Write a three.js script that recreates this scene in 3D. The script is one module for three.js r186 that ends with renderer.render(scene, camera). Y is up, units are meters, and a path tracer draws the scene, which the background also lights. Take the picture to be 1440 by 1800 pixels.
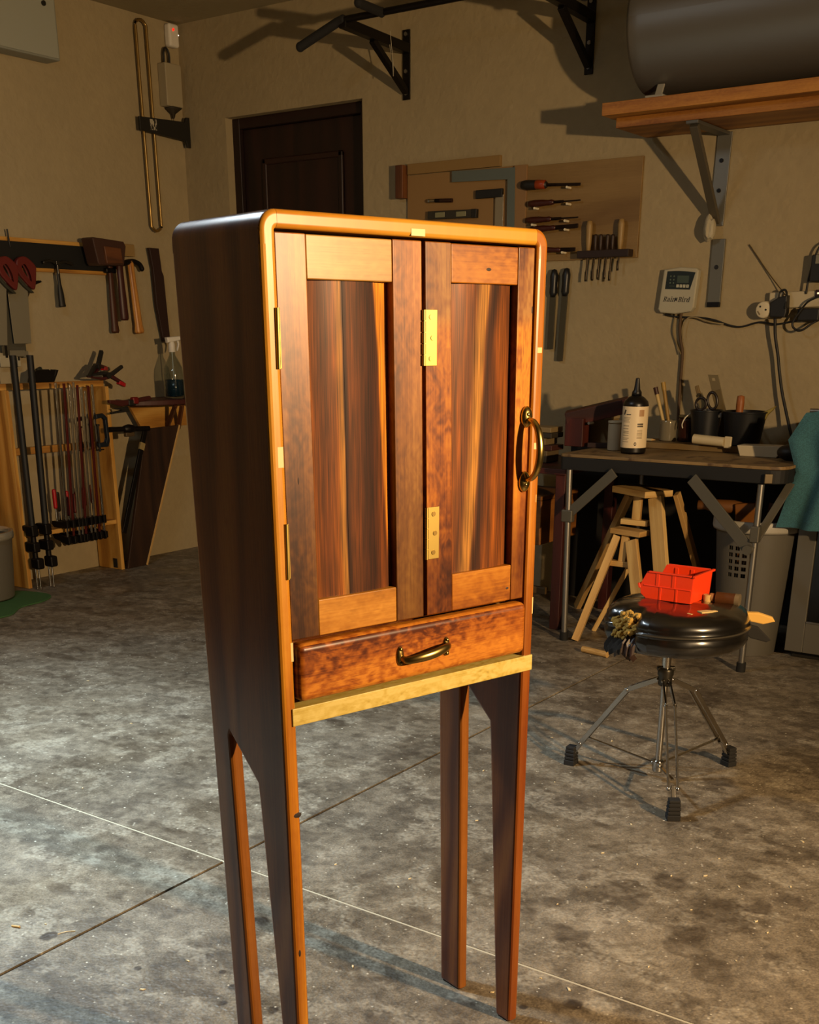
import * as THREE from 'three';
import { RoundedBoxGeometry } from 'three/addons/geometries/RoundedBoxGeometry.js';
import { mergeGeometries } from 'three/addons/utils/BufferGeometryUtils.js';
import { RectAreaLightUniformsLib } from 'three/addons/lights/RectAreaLightUniformsLib.js';
import { Brush, Evaluator, SUBTRACTION } from 'three-bvh-csg';

// ---------- camera, lights, exposure ----------
const scene = new THREE.Scene();
scene.background = new THREE.Color(0x000000);
const camera = new THREE.PerspectiveCamera(2 * Math.atan(1348 / 1975) * 180 / Math.PI, 1440 / 2696, 0.05, 60);
camera.position.set(0, 1.2, 0);
camera.rotation.order = 'YXZ';
camera.rotation.set(-20.98 * Math.PI / 180, 35.36 * Math.PI / 180, 0);
camera.setViewOffset(1440, 2696, 0, 0, 1440, 1800);   // the lens looks lower than the middle of the frame
camera.updateProjectionMatrix();
scene.add(camera);
const renderer = new THREE.WebGLRenderer({ antialias: true });
renderer.toneMapping = THREE.LinearToneMapping;
renderer.toneMappingExposure = 1.0;
renderer.shadowMap.enabled = true;
RectAreaLightUniformsLib.init();

const LAMP = new THREE.Vector3(1.4, 1.5, -1.6);
const LAMP_AIM = new THREE.Vector3(-3.0, 0.75, -2.6);
const work = new THREE.SpotLight(new THREE.Color(1, 0.68, 0.36), 50, 0, 1.12, 0.9, 2);
work.position.copy(LAMP); work.target.position.copy(LAMP_AIM); work.shadow.radius = 2.2;
scene.add(work, work.target);
const SPOT = new THREE.Vector3(-2.9, 2.67, -1.3);
const cool = new THREE.SpotLight(new THREE.Color(0.66, 0.86, 1.0), 66, 0, 0.72, 1, 2);
cool.position.copy(SPOT); cool.target.position.set(-2.55, 0, -1.6); cool.shadow.radius = 4.5;
scene.add(cool, cool.target);

const TUBE = new THREE.Vector3(-3.0, 2.665, -1.75);  // unseen tube light added for the cool highlight on the cabinet edge
const strip = new THREE.RectAreaLight(new THREE.Color(0.82, 0.93, 1.0), 48, 0.1, 1.2);
strip.position.copy(TUBE).add(new THREE.Vector3(0, -0.052, 0)); strip.rotation.set(-Math.PI / 2, 0, 0);
scene.add(strip);

// ---------- helpers ----------
let seed = 7;
const rnd = () => { seed |= 0; seed = seed + 0x6D2B79F5 | 0; let t = Math.imul(seed ^ seed >>> 15, 1 | seed); t = t + Math.imul(t ^ t >>> 7, 61 | t) ^ t; return ((t ^ t >>> 14) >>> 0) / 4294967296; };
const R = (a, b) => a + (b - a) * rnd();
const V = (x, y, z) => new THREE.Vector3(x, y, z);
const lerp = (a, b, t) => a + (b - a) * t, clamp = (x, a = 0, b = 1) => Math.min(b, Math.max(a, x));
const sstep = (a, b, x) => { const t = clamp((x - a) / (b - a)); return t * t * (3 - 2 * t); };
const hash = (x, y, s) => { let h = Math.imul(x, 374761393) + Math.imul(y, 668265263) + Math.imul(s, 974634223); h = Math.imul(h ^ h >>> 13, 1274126177); return ((h ^ h >>> 16) >>> 0) / 4294967296; };
function noise(x, y, s = 0) {
  const i = Math.floor(x), j = Math.floor(y), u = x - i, v = y - j, a = u * u * (3 - 2 * u), b = v * v * (3 - 2 * v);
  return lerp(lerp(hash(i, j, s), hash(i + 1, j, s), a), lerp(hash(i, j + 1, s), hash(i + 1, j + 1, s), a), b);
}
function fbm(x, y, s = 0, o = 4) { let v = 0, a = 0.5, n = 0; for (let k = 0; k < o; k++) { v += a * noise(x, y, s + k); n += a; a *= 0.5; x *= 2.03; y *= 2.03; } return v / n; }
function tex(w, h, fn, srgb = true) {
  const d = new Uint8Array(w * h * 4);
  for (let y = 0; y < h; y++) for (let x = 0; x < w; x++) {
    const c = fn((x + 0.5) / w, (y + 0.5) / h), k = (y * w + x) * 4;
    if (typeof c === 'number') d[k] = d[k + 1] = d[k + 2] = clamp(c) * 255; else for (let i = 0; i < 3; i++) d[k + i] = clamp(c[i], 0, 255);
    d[k + 3] = 255;
  }
  const t = new THREE.DataTexture(d, w, h); t.wrapS = t.wrapT = THREE.MirroredRepeatWrapping;
  t.magFilter = THREE.LinearFilter; t.minFilter = THREE.LinearMipmapLinearFilter; t.generateMipmaps = true;
  if (srgb) t.colorSpace = THREE.SRGBColorSpace; t.needsUpdate = true; return t;
}
const hex = h => [parseInt(h.slice(1, 3), 16), parseInt(h.slice(3, 5), 16), parseInt(h.slice(5, 7), 16)];
const mix3 = (a, b, t) => [lerp(a[0], b[0], t), lerp(a[1], b[1], t), lerp(a[2], b[2], t)];
function woodTex(s, pal, { w = 384, h = 768, sx = 0.3, sy = 1.2, bands = 14, figure = 0.25, pores = 0.35, blotch = 0.5, shade = null } = {}) {
  const [D, M, L] = pal.map(hex);
  const t = tex(w, h, (u, v) => {
    const x = u * sx, y = v * sy;                                     // metres
    const warp = (fbm(x * 9, y * 2.2, s, 3) - 0.5) * 0.09 + (noise(x * 3, y * 0.9, s + 5) - 0.5) * 0.1;
    const q = (x + warp) * bands * 6;
    let g = 0.5 + 0.32 * Math.sin(q) * (0.4 + noise(q * 0.3, 0, s + 9)) + 0.3 * (noise((x + warp) * 60, y * 0.7, s + 3) - 0.5);
    g += blotch * (fbm(x * 7, y * 3.5, s + 21, 3) - 0.5);
    g += figure * (fbm(x * 170 + 3 * noise(x * 30, y * 30, s + 2), y * 95, s + 31, 3) - 0.5) * (0.5 + noise(x * 10, y * 10, s + 33));
    g += 0.24 * (noise(x * 700, y * 14, s + 11) - 0.5);
    let c = g < 0.5 ? mix3(D, M, clamp(g * 2)) : mix3(M, L, clamp(g * 2 - 1));
    const p = noise(x * 1100, y * 45, s + 17); if (p > 0.74) c = mix3(c, D, pores * (p - 0.74) * 3.8);
    return shade ? shade(c, y) : c;
  });
  t.repeat.set(1 / sx, 1 / sy); return t;
}
const std = (color, roughness = 0.6, metalness = 0, extra = {}) => new THREE.MeshPhysicalMaterial({ color, roughness, metalness, ...extra });
const woodMat = (s, pal, o = {}, m = {}) => new THREE.MeshPhysicalMaterial({ map: woodTex(s, pal, o), roughness: 0.55, ...m });

function fin(g) {
  if (g.index) g = g.toNonIndexed();
  for (const k of Object.keys(g.attributes)) if (!['position', 'normal', 'uv'].includes(k)) g.deleteAttribute(k);
  if (!g.attributes.normal) g.computeVertexNormals();
  if (!g.attributes.uv) g.setAttribute('uv', new THREE.BufferAttribute(new Float32Array(g.attributes.position.count * 2), 2));
  g.morphAttributes = {}; g.clearGroups(); return g;
}
function boxUV(g, axis = null, ou = R(0, 3), ov = R(0, 3)) {           // uv in metres, v runs along the grain
  g = fin(g); g.computeBoundingBox(); const s = g.boundingBox.getSize(V()), P = g.attributes.position, U = g.attributes.uv;
  if (axis === null) axis = s.x >= s.y && s.x >= s.z ? 0 : s.y >= s.z ? 1 : 2;
  const a = V(), b = V(), c = V(), n = V();
  for (let i = 0; i < P.count; i += 3) {
    a.fromBufferAttribute(P, i); b.fromBufferAttribute(P, i + 1); c.fromBufferAttribute(P, i + 2);
    n.subVectors(b, a).cross(c.clone().sub(a)); const m = [Math.abs(n.x), Math.abs(n.y), Math.abs(n.z)];
    let d = m.indexOf(Math.max(...m)); let cr = [0, 1, 2].filter(k => k !== axis && k !== d), vert = axis;
    if (d === axis) { cr = [(axis + 1) % 3]; vert = (axis + 2) % 3; }
    for (let k = 0; k < 3; k++) { const p = [P.getX(i + k), P.getY(i + k), P.getZ(i + k)]; U.setXY(i + k, p[cr[0]] + ou + (d === 0 ? 0.11 : 0), p[vert] * (d === axis ? 0.15 : 1) + ov); }
  }
  return g;
}
const box = (w, h, d, r = 0.003, axis = null, seg = 2) => boxUV(r > 0 ? new RoundedBoxGeometry(w, h, d, seg, Math.min(r, w * 0.49, h * 0.49, d * 0.49)) : new THREE.BoxGeometry(w, h, d), axis);
const at = (g, x = 0, y = 0, z = 0, rx = 0, ry = 0, rz = 0) => { g.applyMatrix4(new THREE.Matrix4().compose(V(x, y, z), new THREE.Quaternion().setFromEuler(new THREE.Euler(rx, ry, rz)), V(1, 1, 1))); return g; };
function frame(a, b, ref = V(0, 0, 1)) {                               // y axis from a to b, z axis near ref
  const y = b.clone().sub(a).normalize(); let z = ref.clone().addScaledVector(y, -ref.dot(y));
  if (z.lengthSq() < 1e-6) z = V(1, 0, 0).addScaledVector(y, -y.x); z.normalize();
  return new THREE.Matrix4().makeBasis(y.clone().cross(z), y, z).setPosition(a.clone().add(b).multiplyScalar(0.5));
}
const vv = p => p.isVector3 ? p : V(...p);
const beam = (a, b, w, t, r = 0.002, ref = V(0, 0, 1)) => { a = vv(a); b = vv(b); const g = box(w, a.distanceTo(b), t, r); return g.applyMatrix4(frame(a, b, ref)); };
const rod = (a, b, r, r2 = r, seg = 12) => { a = vv(a); b = vv(b); const g = fin(new THREE.CylinderGeometry(r2, r, a.distanceTo(b), seg)); return g.applyMatrix4(frame(a, b)); };
const ball = (r, x, y, z, sx = 1, sy = 1, sz = 1) => { const g = new THREE.SphereGeometry(r, 14, 10); g.scale(sx, sy, sz); g.translate(x, y, z); return fin(g); };
const lathe = (pts, seg = 32) => fin(new THREE.LatheGeometry(pts.map(p => new THREE.Vector2(...p)), seg));
function tube(pts, r, { seg = 0, rad = 8, caps = true, closed = false, tension = 0.5 } = {}) {
  const c = new THREE.CatmullRomCurve3(pts.map(vv), closed, 'catmullrom', tension);
  const out = [fin(new THREE.TubeGeometry(c, seg || pts.length * 8, r, rad, closed))];
  if (caps && !closed) for (const p of [pts[0], pts[pts.length - 1]]) { const v = vv(p); out.push(ball(r, v.x, v.y, v.z)); }
  return mergeGeometries(out);
}
function extr(pts, depth, bevel = 0.002, holes = [], seg = 2) {        // outline in x, y; thickness along z, centred
  const s = new THREE.Shape(pts.map(p => new THREE.Vector2(...p)));
  for (const h of holes) s.holes.push(new THREE.Path(h.map(p => new THREE.Vector2(...p))));
  const g = new THREE.ExtrudeGeometry(s, { depth: Math.max(depth - 2 * bevel, 1e-4), bevelEnabled: bevel > 0, bevelThickness: bevel, bevelSize: bevel, bevelOffset: -bevel, bevelSegments: seg, curveSegments: 10 });
  g.translate(0, 0, -Math.max(depth - 2 * bevel, 1e-4) / 2); return boxUV(g);
}
const smooth = (pts, n = 40, closed = true) => new THREE.CatmullRomCurve3(pts.map(p => V(p[0], p[1], 0)), closed, 'catmullrom', 0.5).getPoints(n).slice(0, closed ? -1 : undefined).map(p => [p.x, p.y]);

const used = {};
const numbered = n => { const k = used[n] = (used[n] ?? -1) + 1; return k ? `${n}_${String(k).padStart(3, '0')}` : n; };
function mesh(name, geos, mat, parent, label) {
  const g = Array.isArray(geos) ? mergeGeometries(geos.map(fin)) : fin(geos);
  const m = new THREE.Mesh(g, mat); m.name = name; if (label) m.userData.label = label; parent.add(m); return m;
}
function thing(name, label, category, pos = [0, 0, 0], turn = 0, group) {
  const o = new THREE.Group(); o.name = numbered(name); o.position.set(...pos); o.rotation.y = turn;
  o.userData = { label, category }; if (group) o.userData.group = group; scene.add(o); return o;
}
function single(name, label, category, geos, mat, pos = [0, 0, 0], turn = 0, group) {
  const m = mesh(numbered(name), geos, mat, scene); m.position.set(...pos); m.rotation.y = turn;
  m.userData = { label, category }; if (group) m.userData.group = group; return m;
}
function struct(name, geos, mat) { const m = mesh(name, geos, mat, scene); m.userData.kind = 'structure'; return m; }
const slab = (x0, x1, y0, y1, z0, z1) => at(fin(new THREE.BoxGeometry(x1 - x0, y1 - y0, z1 - z0)), (x0 + x1) / 2, (y0 + y1) / 2, (z0 + z1) / 2);
const XL = -5.04, ZB = -4.97, K = 4.97 / 4.836, HP = Math.PI / 2;
const bx = x => x * K, by = y => 1.2 + (y - 1.2) * K;                  // measured on a plane 13 cm nearer, carried to the back wall
const onLeft = (name, label, cat, z, y, off = 0, group) => thing(name, label, cat, [XL + off, y, z], HP, group);   // local x runs along -z, z out of the wall
const onBack = (name, label, cat, x, y, off = 0, group) => thing(name, label, cat, [bx(x), by(y), ZB + off], 0, group);

// ---------- shared materials ----------
const M = {
  black: std('#15130f', 0.55), rubber: std('#0d0c0b', 0.8), ironDark: std('#191512', 0.45, 0.6), chrome: std('#b9b6b0', 0.18, 1), steel: std('#8d8a84', 0.38, 0.9),
  grey: std('#6d6b66', 0.5, 0.3), white: std('#d8d2c4', 0.5), cream: std('#c9bd9f', 0.6), brass: std('#c2a866', 0.22, 1), red: std('#a3161c', 0.35), orange: std('#e8380f', 0.4),
  redBrown: std('#4a1812', 0.5), screw: std('#caa660', 0.3, 1), darkPlastic: std('#121417', 0.4), pine: null,
};
M.pine = woodMat(51, ['#8a5a22', '#b98538', '#d0a254'], { bands: 10, figure: 0.05, pores: 0.1, blotch: 0.25 });
M.paleWood = woodMat(57, ['#9c7440', '#c09a5c', '#d8b878'], { bands: 12, figure: 0.05, pores: 0.15, blotch: 0.3 });
M.brownWood = woodMat(63, ['#3a1f0e', '#5a3217', '#714420'], { bands: 12, figure: 0.1 });
M.mahogany = woodMat(69, ['#260b06', '#3c120a', '#4e1a0e'], { bands: 10, figure: 0.05 });
// ---------- the room ----------
const plaster = tex(512, 512, (u, v) => { const n = fbm(u * 7, v * 7, 3, 4), f = fbm(u * 60, v * 60, 5, 3); const k = 0.95 + 0.06 * n + 0.05 * (f - 0.5); return [161 * k, 145 * k, 111 * k]; });
const plasterBump = tex(512, 512, (u, v) => 0.5 + 0.6 * (fbm(u * 40, v * 40, 15, 4) - 0.5) + 0.3 * (fbm(u * 7, v * 7, 25, 2) - 0.5), false);
plaster.repeat.set(0.5, 0.5); plasterBump.repeat.set(1.1, 1.1);
const wallMat = new THREE.MeshPhysicalMaterial({ map: plaster, bumpMap: plasterBump, bumpScale: 0.004, roughness: 0.78 });
const wallPiece = (...a) => boxUV(slab(...a), 1, 0, 0);
const H = 2.74, XR = 3.2, ZF = 2.4, DX0 = bx(-4.597), DX1 = bx(-3.706), DH = by(2.249);
struct('wall_left', wallPiece(XL - 0.2, XL, -0.1, H + 0.1, ZB - 0.2, ZF + 0.2), wallMat);
struct('wall_back', [wallPiece(XL - 0.2, DX0, -0.1, H + 0.1, ZB - 0.22, ZB), wallPiece(DX1, XR + 0.2, -0.1, H + 0.1, ZB - 0.22, ZB), wallPiece(DX0, DX1, DH, H + 0.1, ZB - 0.22, ZB)], wallMat);
struct('wall_right', wallPiece(XR, XR + 0.2, -0.1, H + 0.1, ZB - 0.2, ZF + 0.2), wallMat);
struct('wall_front', wallPiece(XL - 0.2, XR + 0.2, -0.1, H + 0.1, ZF, ZF + 0.2), wallMat);
const ceilMat = new THREE.MeshPhysicalMaterial({ color: '#978a68', bumpMap: plasterBump, bumpScale: 0.003, roughness: 0.9 });
struct('ceiling', boxUV(slab(XL - 0.2, XR + 0.2, H, H + 0.15, ZB - 0.2, ZF + 0.2), 0, 0, 0), ceilMat);
{ // panelled door in its recess
  const g = new THREE.Group(); g.name = 'door_1'; g.userData.kind = 'structure'; scene.add(g);
  const dm = woodMat(81, ['#140604', '#200b07', '#2c120b'], { bands: 9, figure: 0.05 }, { roughness: 0.5 });
  const z = ZB - 0.085, w = DX1 - DX0, x0 = DX0, x1 = DX1;
  for (const [a, b] of [[x0, x0 + 0.05], [x1 - 0.05, x1]]) mesh('door_frame', at(box(b - a, DH, 0.07, 0.004), (a + b) / 2, DH / 2, z), dm, g);
  mesh('door_frame', at(box(w - 0.1, 0.05, 0.07, 0.004), (x0 + x1) / 2, DH - 0.025, z), dm, g);
  mesh('door_leaf', at(box(w - 0.104, DH - 0.054, 0.04, 0.003, 1), (x0 + x1) / 2, (DH - 0.05) / 2, z - 0.012), dm, g);
  const px0 = x0 + 0.19, px1 = x1 - 0.18;
  for (const [y0, y1] of [[1.18, DH - 0.2], [0.25, 1.0]]) {
    mesh('door_panel', at(box(px1 - px0, y1 - y0, 0.014, 0.005, 1), (px0 + px1) / 2, (y0 + y1) / 2, z + 0.01), dm, g);
    const mo = [];
    for (const [a, b, c, d] of [[px0, px1, y0, y0 + 0.03], [px0, px1, y1 - 0.03, y1], [px0, px0 + 0.03, y0, y1], [px1 - 0.03, px1, y0, y1]]) mo.push(at(box(b - a, d - c, 0.026, 0.008), (a + b) / 2, (c + d) / 2, z + 0.012));
    mesh('door_moulding', mo, dm, g);
  }
  mesh('door_handle', [at(fin(new THREE.CylinderGeometry(0.024, 0.024, 0.01, 18)), x1 - 0.1, 1.05, z + 0.014, HP), rod([x1 - 0.1, 1.05, z + 0.01], [x1 - 0.1, 1.05, z + 0.05], 0.009), rod([x1 - 0.1, 1.05, z + 0.05], [x1 - 0.21, 1.05, z + 0.05], 0.008)], M.steel, g);
}
// concrete floor of four cast slabs with cut joints between them
const STAIN = [[-1.572, -1.707, .03], [-1.852, -1.283, .02], [-.749, -2.081, .05], [-1.052, -2.041, .03], [-1.068, -1.964, .04], [-.882, -2.285, .05], [-.925, -2.848, .06], [-1.01, -2.942, .07], [-.61, -2.356, .06], [-.953, -1.936, .04], [-.668, -2.297, .04], [-1.89, -2.603, .06], [-2.335, -2.759, .07], [-2.235, -2.757, .06], [-1.527, -1.591, .02], [-1.515, -1.421, .013], [-1.368, -1.304, .013], [-1.274, -1.346, .012], [-.89, -1.631, .013], [-.815, -1.696, .02], [-1.479, -1.897, .035], [-1.358, -3.686, .1], [-1.624, -3.417, .12], [-1.39, -1.36, .012], [-1.45, -1.39, .009], [-1.6, -1.3, .01], [-.72, -2.2, .09], [-.95, -2.2, .07]];
const JX = -1.806, JZ = -1.764;
const SC = []; for (let i = 0; i < 70; i++) { const x = R(-3.4, 0), z = R(-3.4, -0.9), a = R(0, 6.3); SC.push([x, z, Math.cos(a), Math.sin(a), R(0.015, 0.1), R(-0.9, 0.9), R(0.3, 1)]); }
const SPECK = []; for (let i = 0; i < 5200; i++) SPECK.push([R(-4, 0.3), R(-4, -0.8), R(0.3, 0.9), R(0.0008, 0.0022)]);
function floorTex(x0, x1, z0, z1, w, h) {
  const t = tex(w, h, (u, v) => {
    const x = x0 + u * (x1 - x0), z = z0 + v * (z1 - z0);
    const w1 = fbm(x * 1.3, z * 1.6, 1, 2) - 0.5, w2 = fbm(x * 7 + w1 * 2, z * 8, 7, 4) - 0.5, w3 = fbm(x * 42, z * 48, 13, 3) - 0.5, w5 = noise(x * 420, z * 420, 18) - 0.5;
    let c = mix3([60, 52, 41], [148, 136, 116], clamp(0.56 + 0.34 * w1 + 0.38 * w2 + 0.6 * w3 + 0.42 * w5));
    const bl = sstep(0.58, 0.66, fbm(x * 11 + 5, z * 16, 41, 4)); if (bl > 0) c = mix3(c, [46, 37, 27], 0.42 * bl * (0.35 + 0.65 * noise(x * 55, z * 55, 44)));
    const lt = sstep(0.56, 0.66, fbm(x * 13 + 9, z * 15, 51, 4)); if (lt > 0) c = mix3(c, [182, 174, 155], 0.5 * lt * noise(x * 160, z * 190, 52));
    return c;
  });
  const d = t.image.data, px = (x1 - x0) / w;
  const put = (x, z, col, a) => { const i = Math.floor((x - x0) / (x1 - x0) * w), j = Math.floor((z - z0) / (z1 - z0) * h); if (i < 0 || j < 0 || i >= w || j >= h) return; const k = (j * w + i) * 4; for (let q = 0; q < 3; q++) d[k + q] = lerp(d[k + q], col[q], a); };
  for (const [sx, sz, r] of STAIN) { const i0 = Math.max(0, Math.floor((sx - 1.6 * r - x0) / px)), i1 = Math.min(w, Math.ceil((sx + 1.6 * r - x0) / px)); for (let i = i0; i < i1; i++) for (let j = Math.max(0, Math.floor((sz - 1.6 * r - z0) / (z1 - z0) * h)); j < Math.min(h, (sz + 1.6 * r - z0) / (z1 - z0) * h); j++) { const x = x0 + (i + 0.5) * px, z = z0 + (j + 0.5) / h * (z1 - z0), q = Math.hypot(x - sx, z - sz) / r + 1.6 * (fbm(x * 22, z * 30, 77, 3) - 0.5); if (q < 1) put(x, z, [44, 35, 26], (r < 0.025 ? 0.9 : 0.5) * sstep(1, 0.5, q) * (0.5 + 0.5 * noise(x * 90, z * 90, 79))); } }
  for (const [x, z, cx, cz, l, bend, s] of SC) for (let q = 0; q < 1; q += px * 0.8 / l) { const k = bend * (q - 0.5) * (q - 0.5) * l; put(x + cx * l * q - cz * k, z + cz * l * q + cx * k, [196, 190, 174], 0.2 * s * noise(q * 9, x * 50, 3)); }
  for (const [x, z, a, r] of SPECK) for (let i = -r; i <= r; i += px) for (let j = -r; j <= r; j += px) put(x + i, z + j, [206, 198, 178], a);
  t.needsUpdate = true; t.wrapS = t.wrapT = THREE.ClampToEdgeWrapping; return t;
}
const floorBump = tex(512, 512, (u, v) => 0.5 + 0.5 * (fbm(u * 30, v * 30, 91, 5) - 0.5) + 0.25 * (noise(u * 200, v * 200, 95) - 0.5), false); floorBump.repeat.set(0.8, 0.8);
const floorRough = tex(512, 512, (u, v) => 0.52 + 0.5 * (fbm(u * 9, v * 9, 61, 4) - 0.5), false); floorRough.repeat.set(0.6, 0.6);
{
  const fl = new THREE.Group(); fl.name = 'floor'; fl.userData.kind = 'structure'; scene.add(fl);
  const g = 0.0034, g2 = 0.0046;
  for (const [a, b, x0, x1, c, d, z0, z1, w, h] of [[XL - 0.2, JX - g2, -5.05, JX, ZB - 0.25, JZ - g, -5, JZ, 1280, 1280], [JX + g2, XR + 0.2, JX, 0.3, ZB - 0.25, JZ - g, -5, JZ, 1408, 2048], [XL - 0.2, JX - g2, -2.9, JX, JZ + g, ZF + 0.2, JZ, -0.85, 1024, 896], [JX + g2, XR + 0.2, JX, 0.2, JZ + g, ZF + 0.2, JZ, -0.85, 1920, 896]]) {
    const s = slab(a, b, -0.1, 0, c, d), P = s.attributes.position, U = s.attributes.uv, U2 = new Float32Array(U.count * 2);
    for (let i = 0; i < P.count; i++) { U.setXY(i, (P.getX(i) - x0) / (x1 - x0), (P.getZ(i) - z0) / (z1 - z0)); }
    const bm = floorBump.clone(), rm = floorRough.clone(); for (const t of [bm, rm]) { const k = t === bm ? 1.1 : 0.6; t.repeat.set((x1 - x0) * k, (z1 - z0) * k); t.offset.set(x0 * k, z0 * k); }
    mesh('concrete_slab', s, new THREE.MeshPhysicalMaterial({ map: floorTex(x0, x1, z0, z1, w, h), bumpMap: bm, bumpScale: 0.004, roughnessMap: rm, roughness: 1 }), fl);
  }
  mesh('joint', slab(XL - 0.2, XR + 0.2, -0.1, -0.0012, JZ - g, JZ + g), std('#aaa18a', 0.9), fl);
  mesh('joint', slab(JX - g2, JX + g2, -0.1, -0.014, ZB - 0.25, ZF + 0.2), std('#1f1a14', 0.95), fl);
}
{ // the work lamp, the cool ceiling lamp and a tube added for a highlight
  const t = thing('work_lamp', 'floodlight on a tripod standing to the right of the cabinet', 'lamp', [LAMP.x, 0, LAMP.z]);
  const dir = LAMP_AIM.clone().sub(LAMP).normalize(), back = V(0, LAMP.y, 0).addScaledVector(dir, -0.07), m = frame(back, back.clone().addScaledVector(dir, 0.09));
  const face = V(0, LAMP.y, 0).addScaledVector(dir, -0.022);
  mesh('lamp_housing', [lathe([[0.001, -0.05], [0.05, -0.05], [0.075, 0.02], [0.08, 0.028], [0.074, 0.028], [0.048, -0.03], [0.001, -0.034]]).applyMatrix4(m)], M.black, t);
  mesh('glowing_bulb', [fin(new THREE.CylinderGeometry(0.04, 0.04, 0.012, 24)).applyMatrix4(frame(face, face.clone().addScaledVector(dir, 0.001)))], new THREE.MeshStandardMaterial({ color: '#fff2dd', emissive: '#ffd9a0', emissiveIntensity: 6 }), t);
  mesh('pole', [rod([0.1, 0.62, 0.03], [0.1, LAMP.y - 0.03, 0.03], 0.012), rod([0.1, LAMP.y - 0.05, 0.03], [0.05, LAMP.y, 0.01], 0.01)], M.steel, t);
  for (let k = 0; k < 3; k++) { const a = k * 2.094 + 0.4; mesh('leg', rod([0.1, 0.7, 0.03], [0.1 + 0.42 * Math.cos(a), 0.01, 0.03 + 0.42 * Math.sin(a)], 0.01), M.ironDark, t); }
  const tf = thing('added_fluorescent_fitting', 'unseen white ceiling strip fitting with one cool tube, added for the cabinet edge highlight', 'lamp', [TUBE.x, TUBE.y, TUBE.z]);
  mesh('fitting_body', at(box(0.11, 0.05, 1.28, 0.01), 0, 0.049, 0), M.white, tf);
  for (const z of [0.63, -0.63]) mesh('tube_holder', at(box(0.05, 0.07, 0.02, 0.004), 0, 0.008, z), M.white, tf);
  mesh('added_tube', rod([0, -0.01, -0.62], [0, -0.01, 0.62], 0.016), new THREE.MeshStandardMaterial({ color: '#eef6ff', emissive: '#dcecff', emissiveIntensity: 7 }), tf);
  const f = thing('ceiling_downlight', 'round white ceiling downlight with a cool lens', 'lamp', [SPOT.x, H, SPOT.z]);
  mesh('fitting_body', lathe([[0.001, 0], [0.13, 0], [0.13, -0.02], [0.118, -0.052], [0.104, -0.052], [0.1, -0.03], [0.001, -0.03]], 40), M.white, f);
  mesh('glowing_lens', at(fin(new THREE.CylinderGeometry(0.098, 0.098, 0.012, 32)), 0, -0.04, 0), new THREE.MeshStandardMaterial({ color: '#eef6ff', emissive: '#dcecff', emissiveIntensity: 8 }), f);
}
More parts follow.
